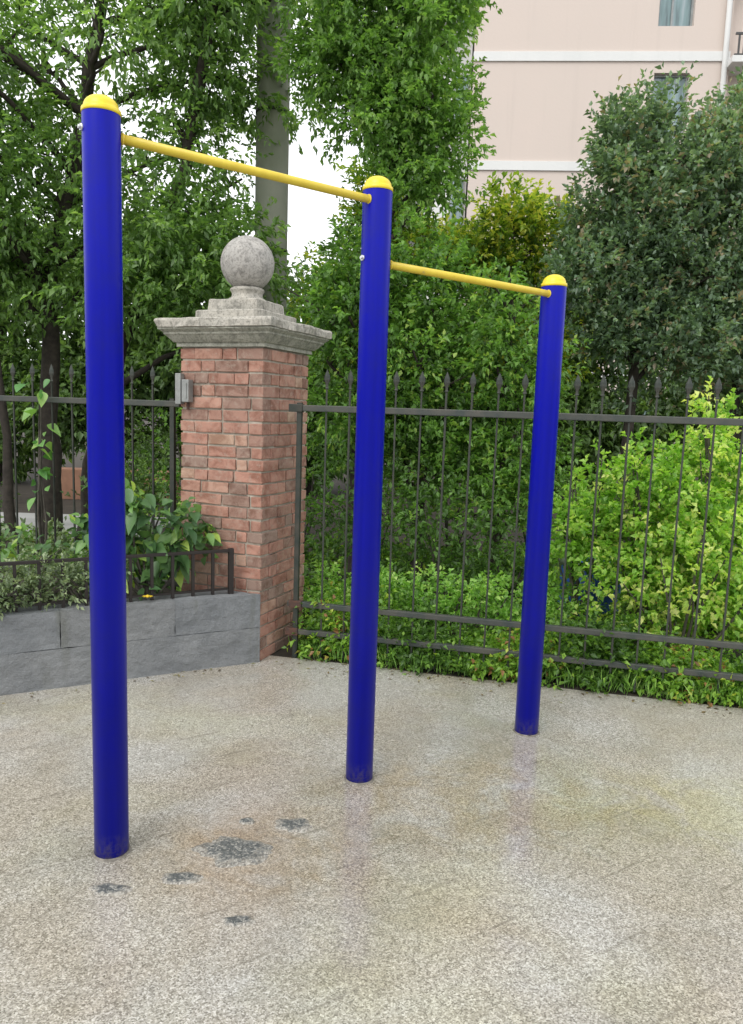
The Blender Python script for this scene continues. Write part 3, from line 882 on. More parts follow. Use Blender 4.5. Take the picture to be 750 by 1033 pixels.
mb = MB(); mb.box((Wd / 2 + 2, 5.2, BH / 2 - 0.02), (Wd + 3.95, 9.7, BH - 0.06)); mb.box((Wd / 2 + 2, 5.0, BH + 0.1), (Wd + 4.6, 10.6, 0.2)); mb.build('rear_block', M['pink'], bd_)
for i in range(-3, 4):
    z = 11.11 + FH * i
    if z > BH: break
    mb = MB(); mb.box((Wd / 2 - 0.01, -0.018, z), (Wd + 0.02, 0.05, 0.24), bevel=0.004)
    mb.build('band', M['white'], bd_)
for z in floors:
    c = ((WX[0] + WX[1]) / 2, 0.17, z + 0.75)
    mb = MB()
    mb.box((WX[0] + 0.025, 0.17, z + 0.82), (0.05, 0.06, 1.64)); mb.box((WX[1] - 0.025, 0.17, z + 0.82), (0.05, 0.06, 1.64))
    mb.box((c[0], 0.17, z + 0.025), (0.82, 0.06, 0.05)); mb.box((c[0], 0.17, z + 1.615), (0.82, 0.06, 0.05)); mb.box((c[0] - 0.08, 0.165, z + 0.82), (0.045, 0.05, 1.54))
    w = mb.build('window', M['frame'], bd_)
    mb = MB(); mb.box((c[0], 0.20, z + 0.82), (0.82, 0.012, 1.54)); mb.build('pane', M['curtain'], w)
# drainpipe
mb = MB(); mb.tube([(Wd + 0.02, -0.10, BH), (Wd + 0.02, -0.10, 13.3), (Wd - 0.15, -0.10, 12.6), (Wd - 0.15, -0.10, 0.1)], 0.07, seg=12); mb.build('drainpipe', M['white'], bd_)
# balconies to the right of the pipe
mb = MB(); mb.box((Wd + 2.0, 0.9, BH / 2), (4.0, 0.2, BH - 0.05)); mb.build('recessed_wall', M['pink'], bd_)
for i in range(-3, 4):
    z = 10.86 + FH * i
    if z > BH - 1: break
    mb = MB(); mb.box((Wd + 1.95, 0.15, z), (4.1, 1.3, 0.16), bevel=0.005); bl = mb.build('balcony', M['white'], bd_)
    mb = MB(); mb.box((Wd + 1.95, -0.45, z + 0.62), (4.0, 0.05, 0.05))
    mb.box((Wd + 1.95, -0.45, z + 0.12), (4.0, 0.03, 0.03))
    x = Wd + 0.05
    while x < Wd + 3.9:
        mb.box((x, -0.45, z + 0.36), (0.045, 0.035, 0.50)); x += 0.13
    mb.build('railing', M['balcony_rail'], bl)
    mb = MB(); mb.box((Wd + 1.6, 0.78, z + 1.25), (1.6, 0.04, 2.2)); mb.build('balcony_door', M['recess'], bl)
# set back wing on the left
mb = MB(); mb.box((-0.55, 1.9, BH / 2), (1.06, 1.8, BH - 0.3)); mb.build('wing', M['white'], bd_)
for i in range(-3, 3):
    z = 6.75 + FH * i
    mb = MB(); mb.box((-0.28, 0.97, z + 0.75), (0.42, 0.06, 1.5)); w = mb.build('window', M['frame'], bd_)
    mb = MB(); mb.box((-0.28, 0.935, z + 0.75), (0.34, 0.02, 1.4)); mb.build('pane', M['curtain'], w)
    mb = MB(); mb.box((-1.35, 0.65, z + 0.25), (1.5, 1.1, 0.5), bevel=0.01); mb.box((-1.35, 0.85, z - 0.02), (1.45, 0.7, 0.06)); mb.build('balcony', M['white'], bd_)
mb = MB(); mb.box((-1.6, 2.3, BH / 2), (1.2, 0.9, BH - 0.6)); mb.build('wing', M['recess'], bd_)

# ================================================================== TREES
G1 = 'trees behind the left fence'
# big camphor, upper left
tree('camphor_tree', 'large dark camphor tree with a stout trunk left of the tallest blue post', 'tree', 'camphor',
     [((-2.6, 7.3, 3.2), (1.5, 1.0, 1.2), 1.0), ((-2.2, 7.6, 5.2), (2.0, 1.3, 1.6), 1.25), ((-3.9, 7.2, 3.9), (1.3, 1.2, 1.9), 0.9)],
     118, (0.26, 0.50), [(-3.2, 7.5, 0), (-3.19, 7.5, 1.3), (-3.15, 7.5, 2.8), (-2.8, 7.55, 4.2), (-2.5, 7.6, 6.2)], 0.105, 0.045, 21,
     per=66, k=11, Ln=0.076, Wn=0.038, n_limb=26, inner=0.1)
tree('camphor_tree', 'camphor tree with a leaning forked trunk just behind the stout trunk', 'tree', 'camphor',
     [((-1.55, 7.9, 5.0), (1.1, 0.9, 1.8), 1.0), ((-1.75, 7.4, 2.7), (0.9, 0.8, 0.9), 0.7)],
     58, (0.24, 0.46), [(-3.05, 8.0, 0), (-3.0, 8.0, 0.9), (-2.6, 7.9, 2.1), (-2.05, 7.6, 3.2), (-1.84, 7.5, 3.9), (-1.58, 7.5, 5.3), (-1.4, 7.5, 6.6)], 0.075, 0.045, 22,
     per=62, k=11, Ln=0.076, Wn=0.038, n_limb=14, inner=0.1)
tree('camphor_tree', 'slender dark tree at the far left edge with a thin trunk', 'tree', 'camphor',
     [((-4.3, 6.9, 2.4), (1.0, 0.8, 1.0), 1.0)],
     18, (0.22, 0.42), [(-3.37, 7.0, 0), (-3.4, 7.0, 1.5), (-3.6, 7.0, 3.2)], 0.05, 0.025, 23,
     per=50, k=10, Ln=0.085, Wn=0.036, n_limb=8)
# lighter tree hanging into the middle top
tree('camphor_tree', 'bright green leafy tree hanging over the middle blue post from above', 'tree', 'camphor_light',
     [((0.27, 6.9, 4.95), (0.64, 0.7, 1.25), 1.3), ((-0.36, 6.8, 5.2), (0.50, 0.6, 0.95), 0.95), ((0.38, 6.85, 3.75), (0.48, 0.45, 0.70), 0.7), ((-0.12, 6.8, 4.25), (0.52, 0.45, 0.60), 0.7), ((-0.55, 6.9, 4.5), (0.20, 0.3, 0.40), 0.12)],
     178, (0.17, 0.30), [(-0.02, 7.1, 0), (-0.02, 7.1, 1.8), (-0.05, 7.1, 3.2), (0.05, 7.0, 4.6), (0.1, 7.0, 6.2)], 0.06, 0.02, 24,
     per=105, k=10, Ln=0.058, Wn=0.034, slen=0.15, n_limb=14, inner=0.05, droop=0.2, up=0.15, tintc=0.5)
# evergreen mass behind the fence, middle
G2 = 'bushy evergreens behind the middle posts'
for i, (env, n, base, lab, sd, tc) in enumerate([
    ([((-0.10, 6.3, 1.9), (0.60, 0.55, 1.05), 1.0), ((-0.2, 6.3, 2.5), (0.35, 0.4, 0.5), 0.4)], 40, (-0.15, 6.35, 0), 'bushy evergreen tree between the brick pillar and the middle blue post', 31, 0.42),
    ([((0.42, 6.4, 2.1), (0.52, 0.55, 1.1), 1.0), ((0.45, 6.4, 1.2), (0.5, 0.5, 0.7), 0.5)], 42, (0.40, 6.45, 0), 'tallest bushy evergreen, just right of the middle blue post', 32, 0.5),
    ([((1.02, 6.3, 1.9), (0.52, 0.5, 1.0), 1.0), ((1.1, 6.3, 1.1), (0.6, 0.5, 0.6), 0.5)], 40, (1.05, 6.35, 0), 'bushy evergreen behind the shortest blue post', 33, 0.5)]):
    tree('evergreen_tree', lab, 'tree', 'evergreen', env, n, (0.18, 0.34), [base, (base[0], base[1], 1.0), (base[0] + .05, base[1], 2.4)], 0.045, 0.02, sd,
         per=115, k=10, Ln=0.060, Wn=0.032, slen=0.15, n_limb=10, droop=0.15, up=0.45, tintc=tc, group=G2, inner=0.3)
# yellow green bush further back
tree('osmanthus_tree', 'yellow green tree in front of the pink building, above the shortest post', 'tree', 'osmanthus',
     [((1.55, 8.5, 3.35), (0.55, 0.5, 0.72), 1.0), ((1.0, 8.6, 3.1), (0.5, 0.5, 0.6), 0.6), ((1.5, 8.5, 2.4), (0.8, 0.5, 0.8), 0.7)],
     60, (0.18, 0.32), [(1.4, 8.5, 0), (1.42, 8.5, 1.6), (1.45, 8.5, 3.3)], 0.06, 0.02, 41,
     per=115, k=9, Ln=0.080, Wn=0.042, slen=0.17, droop=0.05, up=0.7, tintc=0.5, tints=0.28, n_limb=12)
tree('osmanthus_tree', 'small yellowish tree between the stone ball and the middle blue post', 'tree', 'osmanthus',
     [((-0.45, 8.8, 2.9), (0.5, 0.5, 0.62), 1.0), ((-0.02, 8.8, 3.7), (0.42, 0.45, 0.70), 1.0), ((0.35, 8.8, 3.2), (0.5, 0.5, 0.7), 0.8), ((-0.1, 8.8, 2.0), (0.7, 0.5, 0.7), 0.7)],
     62, (0.18, 0.30), [(-0.1, 8.8, 0), (-0.1, 8.8, 1.6), (-0.1, 8.8, 2.9)], 0.06, 0.02, 42,
     per=80, k=9, Ln=0.08, Wn=0.036, slen=0.18, droop=0.05, up=0.6, tintc=0.32, tints=0.25, n_limb=12)
# dark bluish trees at the right
tree('broadleaf_tree', 'dark bluish green round tree right of the shortest blue post', 'tree', 'bluegreen',
     [((2.68, 7.7, 3.45), (0.66, 0.7, 1.45), 1.1), ((2.36, 7.7, 4.2), (0.25, 0.3, 0.55), 0.25), ((2.20, 7.6, 2.95), (0.62, 0.6, 1.15), 0.9), ((3.0, 7.7, 2.6), (0.8, 0.7, 1.25), 0.9), ((3.1, 7.7, 3.9), (0.45, 0.5, 0.72), 0.45)],
     150, (0.13, 0.36), [(2.6, 7.8, 0), (2.6, 7.8, 1.3), (2.55, 7.7, 2.8), (2.55, 7.7, 4.0)], 0.07, 0.02, 51,
     per=125, k=8, Ln=0.070, Wn=0.040, slen=0.19, droop=0.0, up=0.8, tintc=0.45, tints=0.3, n_limb=18, group='dark trees at the right')
tree('broadleaf_tree', 'dark bluish green tree cut by the right edge of the picture', 'tree', 'bluegreen',
     [((3.5, 7.8, 3.5), (0.60, 0.7, 1.4), 1.1), ((3.9, 7.7, 2.3), (0.8, 0.6, 1.1), 0.7)],
     90, (0.13, 0.34), [(3.7, 7.9, 0), (3.7, 7.9, 1.3), (3.65, 7.8, 4.0)], 0.07, 0.02, 52,
     per=125, k=8, Ln=0.070, Wn=0.040, slen=0.19, droop=0.0, up=0.8, tintc=0.5, tints=0.3, n_limb=14, group='dark trees at the right')

# far tree row closing the view
G3 = 'far trees beyond the lane'
rngf = np.random.default_rng(99)
fl = [(-9.2, 13.5, 5.6, 1.9, 'far tree at the extreme left beyond the terracotta wall'), (-6.8, 14.0, 5.2, 1.8, 'far tree behind the thin left trunk'),
      (-4.6, 13.6, 5.0, 1.7, 'far tree behind the stout camphor trunk'), (-2.9, 14.2, 4.7, 1.5, 'far tree behind the left side of the brick pillar'),
      (-1.2, 13.8, 3.6, 1.4, 'lowest far tree, behind the right side of the brick pillar'), (0.6, 14.5, 3.9, 1.5, 'far tree behind the middle blue post'),
      (2.6, 14.0, 3.8, 1.4, 'far tree behind the shortest blue post'), (4.8, 14.0, 4.4, 1.8, 'far tree behind the dark round tree'), (7.2, 14.0, 4.6, 1.9, 'far tree at the extreme right')]
for i, (x, y, h, w, lab) in enumerate(fl):
    tree('broadleaf_tree', lab, 'tree', 'farleaf', [((x, y, h * 0.60), (w, 0.9, h * 0.40), 1.0), ((x, y, h * 0.28), (w, 0.8, h * 0.26), 0.7)],
         30, (0.45, 0.75), [(x, y, 0), (x, y, h * 0.5), (x + 0.1, y, h * 0.85)], 0.10, 0.03, 200 + i,
         per=46, k=8, Ln=0.17, Wn=0.09, slen=0.32, droop=0.2, n_limb=5, group=G3)

# ------------------------------------------------------------------ shrubs behind the fence
def shrub(name, label, mt, clumps, base, seed, per=70, k=9, Ln=0.05, Wn=0.026, slen=0.14, droop=0.05, up=0.6, tintc=0.5, tints=0.22, group=None, stems=6, bark='bark_grey', cat='shrub', shell=0.3, spread_=None):
    rng = np.random.default_rng(seed)
    root = empty(name, base); tag(root, label, cat, group)
    cl = [(np.array(c, float), np.array(r, float) if hasattr(r, '__len__') else np.array([r, r, r * 0.9])) for c, r in clumps]
    P, D, S, T = clump_sprays(cl, per, slen, rng, up, shell, tintc, tints)
    ok = P[:, 2] > 0.03
    P, D, S, T = P[ok] - np.array(base), D[ok], S[ok], T[ok]
    leaf_object('foliage', M[mt], (P, D, S, T), k, Ln, Wn, rng, droop, tvar=0.16, parent=root)
    mb = MB()
    for (c, r) in cl[:max(stems, 1)] if stems < len(cl) else cl:
        c = Vector(c) - Vector(base)
        j = Vector((rng.normal(0, .03), rng.normal(0, .03), 0))
        mb.tube([j, j.lerp(c, 0.5) + Vector((rng.normal(0, .03), rng.normal(0, .03), 0.05)), c], [0.011, 0.008, 0.004], seg=6, cap=False)
    mb.build('stems', M[bark], root)
    return root

# upright shoots: each a slim tall clump
def shoots(xs, rng, y0, y1, zlo, ztop, r=0.07):
    out = []
    for x, zt in zip(xs, ztop):
        y = rng.uniform(y0, y1)
        z = zt
        while z > zlo:
            f = (zt - z)
            rr = r * (0.45 + min(f * 2.2, 1.0))
            out.append(((x + rng.uniform(-.03, .03), y + rng.uniform(-.04, .04), z - rr), (rr, rr, rr * 1.15)))
            z -= rr * 1.35
    return out
rs = np.random.default_rng(61)
G4 = 'yellow green privets behind the right fence'
def privet(label, xs, tops, y0, y1, base, seed, zlo=0.25, tint=0.5, r=0.085, nf=9, zf=0.15):
    cl = shoots(xs, rs, y0, y1, zlo, tops, r)
    for _ in range(nf):
        cl.append(((rs.uniform(min(xs), max(xs)), rs.uniform(y0, y1 + 0.15), rs.uniform(zf, min(tops) * 0.95)), rs.uniform(0.12, 0.19)))
    shrub('privet_shrub', label, 'privet', cl, base, seed, per=300, k=8, Ln=0.048, Wn=0.031, slen=0.08, tintc=tint, group=G4, stems=12, up=0.5)
privet('yellow green privet with the lowest shoots, right beside the shortest blue post', [1.22, 1.32, 1.42, 1.50, 1.58], [1.02, 1.18, 1.34, 1.15, 1.30], 4.75, 5.05, (1.4, 4.9, 0), 62, tint=0.42, zlo=0.72, nf=6, zf=0.75)
privet('yellow green privet with medium tall shoots in the middle of the three', [1.62, 1.72, 1.80, 1.88, 1.97], [1.34, 1.42, 1.28, 1.44, 1.40], 4.65, 4.95, (1.8, 4.8, 0), 63, tint=0.5, zlo=0.5, nf=6, zf=0.6)
privet('tallest yellow green privet at the right edge with pointed shoots above the top rail', [2.05, 2.14, 2.25, 2.33, 2.44, 2.56], [1.74, 1.60, 1.68, 1.70, 1.58, 1.7], 4.7, 5.05, (2.3, 4.85, 0), 64, tint=0.55)
# paler sprawling shrub low at right
cl = [((1.55, 4.55, 0.55), 0.17), ((1.75, 4.5, 0.72), 0.18), ((1.95, 4.48, 0.62), 0.19), ((2.15, 4.45, 0.82), 0.20), ((2.0, 4.5, 0.98), 0.14), ((2.35, 4.42, 0.68), 0.20), ((1.8, 4.5, 0.42), 0.17), ((2.1, 4.42, 0.45), 0.18), ((1.45, 4.6, 0.36), 0.15), ((2.5, 4.4, 0.9), 0.2)]
shrub('privet_shrub', 'pale yellow leaved sprawling shrub low down behind the right fence', 'privet', cl, (1.95, 4.52, 0), 65, per=210, k=7, Ln=0.050, Wn=0.034, slen=0.11, tintc=0.68, tints=0.25, group=G4, up=0.3)

# light green row of low bushes behind the fence between pillar and post
G5 = 'low light green bushes behind the fence'
hx = [(-0.22, 5.15, 'leftmost low light green bush, beside the brick pillar'), (0.10, 5.10, 'low light green bush just left of the middle blue post'),
      (0.46, 5.02, 'low light green bush just right of the middle blue post'), (0.83, 4.95, 'low light green bush left of the shortest blue post'), (1.15, 4.88, 'low light green bush behind the shortest blue post')]
for i, (x, y, lab) in enumerate(hx):
    r2 = np.random.default_rng(70 + i)
    cl = [((x + r2.uniform(-.16, .16), y + r2.uniform(-.13, .13), r2.uniform(0.14, 0.40)), r2.uniform(0.10, 0.14)) for _ in range(13)]
    shrub('low_bush', lab, 'hedge', cl, (x, y, 0), 70 + i, per=230, k=7, Ln=0.040, Wn=0.026, slen=0.08, tintc=0.55, group=G5, up=0.7)

# darker undergrowth bushes further in
G6 = 'dark undergrowth bushes'
ux = [(-0.05, 5.75, 0.95, 'dark undergrowth bush behind the low bushes by the brick pillar'), (0.55, 5.7, 0.9, 'dark undergrowth bush between the middle and shortest posts'), (1.05, 5.75, 0.9, 'dark undergrowth bush behind the shortest blue post'),
      (2.5, 5.8, 1.2, 'dark undergrowth bush behind the tallest privet'),
      (-0.75, 7.3, 1.3, 'dark undergrowth bush seen just right of the brick pillar through the fence'), (0.0, 7.4, 1.3, 'rear undergrowth bush behind the middle blue post'), (0.8, 7.4, 1.3, 'rear undergrowth bush between the middle and shortest posts'), (1.6, 7.3, 1.3, 'rear undergrowth bush right of the shortest blue post')]
for i, (x, y, h, lab) in enumerate(ux):
    r2 = np.random.default_rng(80 + i)
    cl = [((x + r2.uniform(-.36, .36), y + r2.uniform(-.2, .2), r2.uniform(0.15, h)), r2.uniform(0.16, 0.24)) for _ in range(11)]
    shrub('undergrowth_bush', lab, 'evergreen', cl, (x, y, 0), 80 + i, per=75, k=8, Ln=0.06, Wn=0.03, slen=0.14, tintc=0.22, group=G6)

# ground cover along the fence foot (uncountable)
rngc = np.random.default_rng(90)
n = 4200
s = rngc.uniform(-0.02, 3.4, n); off = rngc.uniform(-0.03, 0.5, n) ** 1.0
hz = np.abs(rngc.normal(0.0, 0.11, n)) * (0.5 + 0.9 * (np.sin(s * 4.3) * 0.5 + 0.5)) + 0.01
P = np.stack([FO.x + FD.x * s + FN.x * off, FO.y + FD.y * s + FN.y * off, np.clip(hz, 0.01, 0.34)], 1)
D = unit(rngc.normal(0, 0.7, (n, 3)) + np.array([0, -0.15, 0.9]))
gc = leaf_object('ground_cover', M['cover'], (P, D, rngc.uniform(0.04, 0.12, n), np.clip(0.42 + 0.25 * np.sin(s * 6.1) + rngc.normal(0, 0.15, n), 0, 1)), 7, 0.046, 0.026, rngc, 0.1, spread=0.8, tvar=0.18)
tag(gc, 'mixed green ground cover along the foot of the right fence', 'ground cover', kind='stuff')
n = 1500
s = rngc.uniform(-0.05, 3.4, n)
P = np.stack([FO.x + FD.x * s, FO.y + FD.y * s, np.full(n, 0.0)], 1) + np.stack([FN.x * (o_ := rngc.uniform(-0.02, 0.3, n)), FN.y * o_, np.zeros(n)], 1)
D = unit(rngc.normal(0, 0.32, (n, 3)) + np.array([0, -0.05, 1.0]))
gr = leaf_object('grass', M['hedge'], (P, D, np.full(n, 0.03), rngc.uniform(0.2, 0.7, n)), 3, 0.13, 0.008, rngc, -0.5, spread=0.25)
tag(gr, 'thin grass blades along the foot of the right fence', 'grass', kind='stuff')
# a few dropped leaves lying on the paving by the fence and the planter
n = 150
s = rngc.uniform(-0.1, 3.2, n); of = -np.abs(rngc.normal(0, 0.11, n)) - 0.03
P = np.stack([FO.x + FD.x * s + FN.x * of, FO.y + FD.y * s + FN.y * of, np.full(n, 0.0)], 1)
n2 = 46
s2 = rngc.uniform(0.05, 1.9, n2); of2 = -np.abs(rngc.normal(0, 0.07, n2)) - 0.012
P2_ = np.stack([-0.646 - 0.8833 * s2 + 0.4687 * -of2 * 1.0, 4.466 - 0.4687 * s2 + 0.8833 * of2, np.zeros(n2)], 1)
P = np.concatenate([P, P2_]); P[:, 2] = 0.0085
nn_ = len(P)
D = unit(np.concatenate([rngc.normal(0, 1, (nn_, 2)), np.zeros((nn_, 1))], 1))
LD, SDv = D, np.stack([-D[:, 1], D[:, 0], np.zeros(nn_)], 1)
lv, lf_, lt_ = [], [], []
for a_ in range(nn_):
    l_ = rngc.uniform(0.012, 0.036); w_ = l_ * rngc.uniform(0.3, 0.5); b_ = P[a_]
    k0 = len(lv)
    lv += [tuple(b_), tuple(b_ + LD[a_] * l_ * .45 + SDv[a_] * w_ * .5 + [0, 0, .004]), tuple(b_ + LD[a_] * l_ + [0, 0, .003]), tuple(b_ + LD[a_] * l_ * .45 - SDv[a_] * w_ * .5 + [0, 0, .004])]
    lf_ += [(k0, k0 + 1, k0 + 2), (k0, k0 + 2, k0 + 3)]; q_ = rngc.uniform(0, 1); lt_ += [q_, q_]
me = bpy.data.meshes.new('leaf_litter'); me.from_pydata(lv, [], lf_); me.update()
at_ = me.attributes.new('tint', 'FLOAT', 'FACE'); at_.data.foreach_set('value', np.array(lt_, np.float32))
me.materials.append(leafmat('dry_leaf', [(0, (0.06, 0.04, 0.02)), (0.5, (0.15, 0.10, 0.05)), (0.8, (0.20, 0.20, 0.07)), (1, (0.30, 0.24, 0.10))], 0.1))
lo_ = bpy.data.objects.new('leaf_litter', me); COL.objects.link(lo_)
tag(lo_, 'small dry leaves scattered on the paving along fence and planter', 'leaf litter', kind='stuff')
# sparse low cover on the soil behind the left fence
n = 5200
P = np.stack([rngc.uniform(-6.5, 3.6, n), rngc.uniform(5.2, 8.1, n), rngc.uniform(0.01, 0.12, n)], 1)
D = unit(rngc.normal(0, 0.7, (n, 3)) + np.array([0, 0, 0.8]))
gb = leaf_object('ground_cover', M['cover'], (P, D, rngc.uniform(0.06, 0.16, n), rngc.uniform(0.1, 0.5, n)), 7, 0.07, 0.035, rngc, 0.1, spread=0.8)
tag(gb, 'low leafy ground cover under the trees', 'ground cover', kind='stuff')
# shrubs between the trunks, deeper left
G7 = 'shrubs among the left trunks'
for i, (x, y, h, mt, lab) in enumerate([(-4.0, 7.0, 0.8, 'farleaf', 'grey green shrub beside the thin trunk at the far left'), (-2.2, 7.2, 0.95, 'farleaf', 'dark shrub behind the fence between tallest post and brick pillar'),
                                       (-3.6, 11.3, 0.6, 'hedge', 'light shrub in front of the terracotta wall'), (-1.5, 6.6, 1.5, 'evergreen', 'tall dark shrub close behind the left side of the brick pillar'), (-2.9, 5.9, 0.35, 'greyleaf', 'small pale shrub below the stout trunk'), (-3.0, 9.6, 1.2, 'farleaf', 'shrub beyond the lane behind the tallest blue post'), (-5.6, 10.9, 1.3, 'farleaf', 'tallest shrub beyond the lane at the far left')]):
    r2 = np.random.default_rng(120 + i)
    cl = [((x + r2.uniform(-.4, .4), y + r2.uniform(-.2, .2), r2.uniform(0.12, h)), r2.uniform(0.16, 0.26)) for _ in range(11)]
    shrub('garden_shrub', lab, mt, cl, (x, y, 0), 120 + i, per=70, k=8, Ln=0.07, Wn=0.034, slen=0.15, tintc=0.4, group=G7)

# ================================================================== PLANTER PLANTS
G8 = 'grey green shrubs in the planter'
def wpt(s, off, z): p = wp(s, off); return (p[0], p[1], z)
for i, (s, lab) in enumerate([(1.42, 'grey green low shrub at the left edge of the planter'), (1.20, 'grey green low shrub in the middle of the planter beside the first shrub'), (0.99, 'grey green low shrub right behind the tallest blue post')]):
    r2 = np.random.default_rng(130 + i)
    cl = []
    for _ in range(11):
        q = r2.uniform(-.19, .19); of = r2.uniform(0.02, 0.34)
        cl.append((wpt(s + q, of, r2.uniform(0.46, 0.60) + 0.1 * of), r2.uniform(0.07, 0.11)))
    shrub('planter_shrub', lab, 'greyleaf', cl, wpt(s, 0.22, 0.372), 130 + i, per=460, k=7, Ln=0.030, Wn=0.017, slen=0.06, tintc=0.5, group=G8)
# broad leaved plant
def broad_plant(label, base, clumps, seed, Ln=0.12, Wn=0.085, per=26, k=4, mt='bigleaf', name='broadleaf_plant', slen=0.14):
    rng = np.random.default_rng(seed)
    root = empty(name, base); tag(root, label, 'plant')
    P, D, S, T = clump_sprays([(np.array(c), np.array([r, r, r])) for c, r in clumps], per, slen, rng, 0.35, 0.4, 0.5, 0.25)
    # richer leaf: two extra quads per leaf give a rounded outline
    n = len(P)
    mbv, mbf, tint = [], [], []
    prof = [(0.0, 0.0), (0.12, 0.62), (0.30, 1.0), (0.52, 0.92), (0.76, 0.55), (1.0, 0.0)]
    for i in range(n):
        for j in range(k):
            d = Vector(unit(D[i] * 0.5 + unit(rng.normal(0, 1, 3)) * 0.75 + np.array([0, -0.15, -0.05])))
            up = Vector(unit(np.array([0, -0.25, 1.0]) + rng.normal(0, 0.38, 3)))
            nr = (up - d * up.dot(d)).normalized(); sd = d.cross(nr)
            sc = rng.uniform(0.45, 1.1); l = Ln * sc; w = Wn * sc * 0.5
            b = Vector(P[i] - np.array(base)) + Vector(tuple(rng.normal(0, 0.03, 3)))
            v0 = len(mbv); tn = float(np.clip(T[i] + rng.normal(0, .18), 0, 1))
            for (f, q) in prof:
                c = b + d * l * f - Vector((0, 0, 1)) * l * 0.32 * f * f
                mbv.append(c); 
                wv = 0.06 * math.sin(f * 9 + i)
                mbv.append(c + sd * w * q + nr * w * q * (0.35 + wv)); mbv.append(c - sd * w * q + nr * w * q * (0.35 - wv))
            for s_ in range(len(prof) - 1):
                a = v0 + s_ * 3; c2 = a + 3
                mbf.append((a, a + 1, c2 + 1, c2)); mbf.append((a, c2, c2 + 2, a + 2)); tint += [tn, tn]
    me = bpy.data.meshes.new('foliage'); me.from_pydata([tuple(v) for v in mbv], [], mbf); me.update()
    a = me.attributes.new('tint', 'FLOAT', 'FACE'); a.data.foreach_set('value', np.array(tint, np.float32))
    for p in me.polygons: p.use_smooth = True
    me.materials.append(M[mt])
    o = bpy.data.objects.new('foliage', me); COL.objects.link(o); o.parent = root
    mb = MB()
    for c, r in clumps:
        c = Vector(c) - Vector(base)
        mb.tube([(0, 0, 0), c * 0.5 + Vector((rng.normal(0, .02), rng.normal(0, .02), 0.03)), c], [0.009, 0.007, 0.004], seg=6, cap=False)
    mb.build('stems', M['bark_grey'], root)
    return root
broad_plant('leafy plant with broad drooping leaves between the tallest post and the brick pillar', wpt(0.62, 0.20, 0.372),
            [(wpt(0.72, 0.26, 0.98), 0.11), (wpt(0.62, 0.28, 0.84), 0.14), (wpt(0.42, 0.24, 0.84), 0.10), (wpt(0.74, 0.30, 0.66), 0.13), (wpt(0.55, 0.24, 0.66), 0.12), (wpt(0.33, 0.22, 0.74), 0.07), (wpt(0.82, 0.26, 0.56), 0.09), (wpt(0.62, 0.22, 0.54), 0.08), (wpt(0.80, 0.32, 1.0), 0.08), (wpt(0.88, 0.30, 0.85), 0.11)],
            141, Ln=0.105, Wn=0.068, per=270, k=4)
broad_plant('climbing vine with a few large pale leaves on the left fence', tuple(fp(-1.80, -0.03, 0.37)),
            [(tuple(fp(-1.80, -0.04, 1.45)), 0.05), (tuple(fp(-1.79, -0.05, 1.18)), 0.05), (tuple(fp(-1.82, -0.05, 0.90)), 0.05), (tuple(fp(-1.78, -0.04, 1.62)), 0.05), (tuple(fp(-1.80, -0.04, 1.30)), 0.05), (tuple(fp(-1.80, -0.04, 1.05)), 0.05)],
            142, Ln=0.11, Wn=0.085, per=70, k=1, mt='vineleaf', name='climbing_vine', slen=0.08)
broad_plant('broad leaved plant behind the planter at the far left', tuple(wpt(1.4, 0.62, 0.372)),
            [(wpt(1.35, 0.6, 0.72), 0.12), (wpt(1.55, 0.7, 0.70), 0.14), (wpt(1.2, 0.7, 0.62), 0.12), (wpt(1.65, 0.6, 0.85), 0.10), (wpt(1.05, 0.62, 0.66), 0.11)],
            143, Ln=0.08, Wn=0.05, per=160, k=3)

# the single yellow flower on the wall top
fx = empty('yellow_flower', wpt(0.655, 0.05, 0.43))
tag(fx, 'small yellow flower resting on the grey planter wall by the broad leaved plant', 'flower')
mb = MB()
for i in range(9):
    a = 2 * math.pi * i / 9
    d = Vector((math.cos(a), math.sin(a) * 0.8, 0.25)); c = Vector((0, -0.03, 0.035))
    sdv = Vector((-math.sin(a), math.cos(a), 0)) * 0.009
    v = [mb.bm.verts.new(c), mb.bm.verts.new(c + d * 0.016 + sdv), mb.bm.verts.new(c + d * 0.034 + Vector((0, 0, -0.006))), mb.bm.verts.new(c + d * 0.016 - sdv)]
    mb.bm.faces.new(v)
mb.lathe([(0, 0.028), (0.009, 0.032), (0.010, 0.040), (0.004, 0.046), (0, 0.046)], (0, -0.03, 0), 12)
mb.build('petals', M['petal'], fx)
mb = MB(); mb.tube([(0, 0.10, -0.06), (0, 0.03, 0.02), (0, -0.03, 0.030)], 0.002, seg=6); mb.build('stalk', M['bigleaf'], fx)

# ================================================================== LIGHT, SKY, CAMERA
w = bpy.data.worlds.new('World'); scene.world = w; w.use_nodes = True
nt = w.node_tree; nt.nodes.clear()
out = nt.nodes.new('ShaderNodeOutputWorld'); bg = nt.nodes.new('ShaderNodeBackground')
sky = nt.nodes.new('ShaderNodeTexSky'); sky.sky_type = 'NISHITA'; sky.sun_disc = False
SUN_EL, SUN_AZ = RAD(50), RAD(212)      # azimuth measured clockwise from +Y
sky.sun_elevation = SUN_EL; sky.sun_rotation = SUN_AZ
sky.air_density = 1.0; sky.dust_density = 4.0; sky.ozone_density = 1.0
hs = nt.nodes.new('ShaderNodeHueSaturation'); hs.inputs['Saturation'].default_value = 0.18
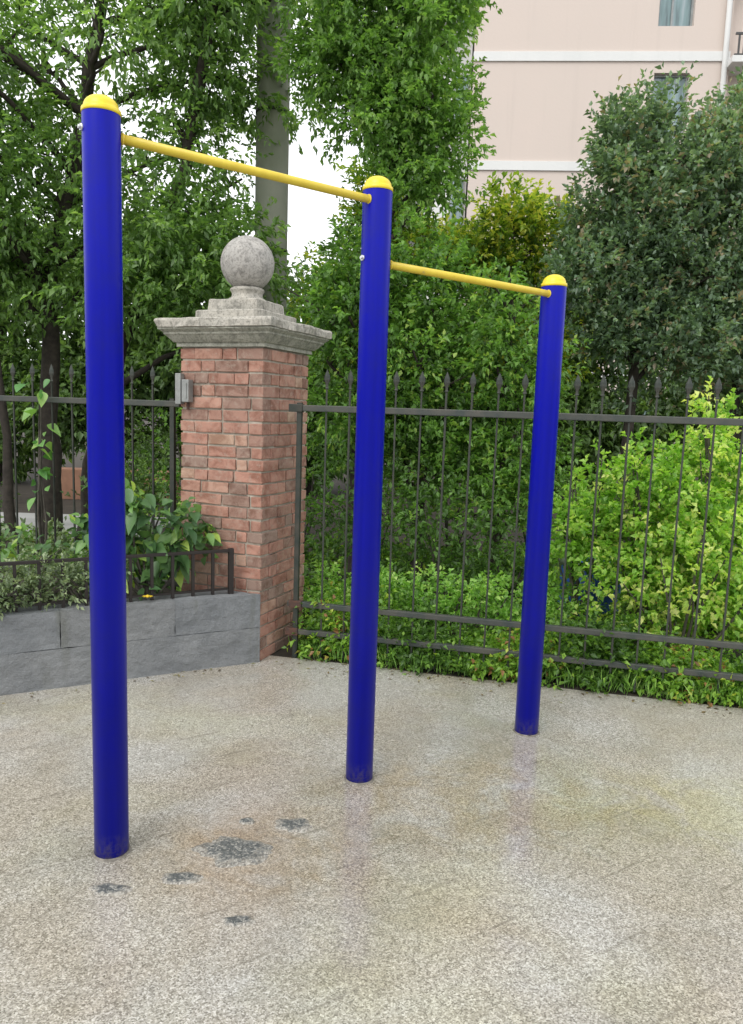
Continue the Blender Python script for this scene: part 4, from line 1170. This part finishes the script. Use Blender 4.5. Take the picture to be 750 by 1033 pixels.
# cloud deck: evens the sky out to a soft white overcast with slight mottling
tc = nt.nodes.new('ShaderNodeTexCoord')
cn = nt.nodes.new('ShaderNodeTexNoise'); cn.inputs['Scale'].default_value = 3.0; cn.inputs['Detail'].default_value = 6
nt.links.new(tc.outputs['Generated'], cn.inputs['Vector'])
cr = nt.nodes.new('ShaderNodeValToRGB'); cr.color_ramp.elements[0].color = (12.5, 12.8, 13.2, 1); cr.color_ramp.elements[1].color = (15.5, 15.6, 15.8, 1)
nt.links.new(cn.outputs['Fac'], cr.inputs[0])
mx = nt.nodes.new('ShaderNodeMix'); mx.data_type = 'RGBA'; mx.inputs[0].default_value = 0.7
nt.links.new(sky.outputs[0], hs.inputs['Color']); nt.links.new(hs.outputs[0], mx.inputs[6]); nt.links.new(cr.outputs[0], mx.inputs[7])
nt.links.new(mx.outputs[2], bg.inputs['Color']); bg.inputs['Strength'].default_value = 0.10
nt.links.new(bg.outputs[0], out.inputs['Surface'])

sd = bpy.data.lights.new('sun', 'SUN'); sd.energy = 1.0; sd.angle = RAD(35); sd.color = (1.0, 0.965, 0.90)
so = bpy.data.objects.new('sun', sd); COL.objects.link(so)
dirv = Vector((math.sin(SUN_AZ) * math.cos(SUN_EL), math.cos(SUN_AZ) * math.cos(SUN_EL), math.sin(SUN_EL)))
so.rotation_euler = dirv.to_track_quat('Z', 'Y').to_euler(); so.location = dirv * 30

cd = bpy.data.cameras.new('camera'); co_ = bpy.data.objects.new('camera', cd); COL.objects.link(co_)
pitch, roll = RAD(7.662), RAD(1.864)
F = Vector((0, math.cos(pitch), -math.sin(pitch))); R0 = Vector((1, 0, 0)); U0 = R0.cross(F)
R = R0 * math.cos(roll) + U0 * math.sin(roll); U = -R0 * math.sin(roll) + U0 * math.cos(roll)
mat = Matrix((R, U, -F)).transposed().to_4x4(); mat.translation = (0, 0, EYE)
co_.matrix_world = mat
cd.sensor_fit = 'VERTICAL'; cd.sensor_height = 36; cd.lens = 26.66; cd.clip_start = 0.05; cd.clip_end = 500
scene.camera = co_

scene.render.engine = 'CYCLES'
scene.cycles.max_bounces = 12; scene.cycles.diffuse_bounces = 7; scene.cycles.transmission_bounces = 8
scene.view_settings.view_transform = 'Standard'; scene.view_settings.look = 'None'
scene.view_settings.exposure = 0.5; scene.view_settings.gamma = 1.0; scene.view_settings.use_curve_mapping = False
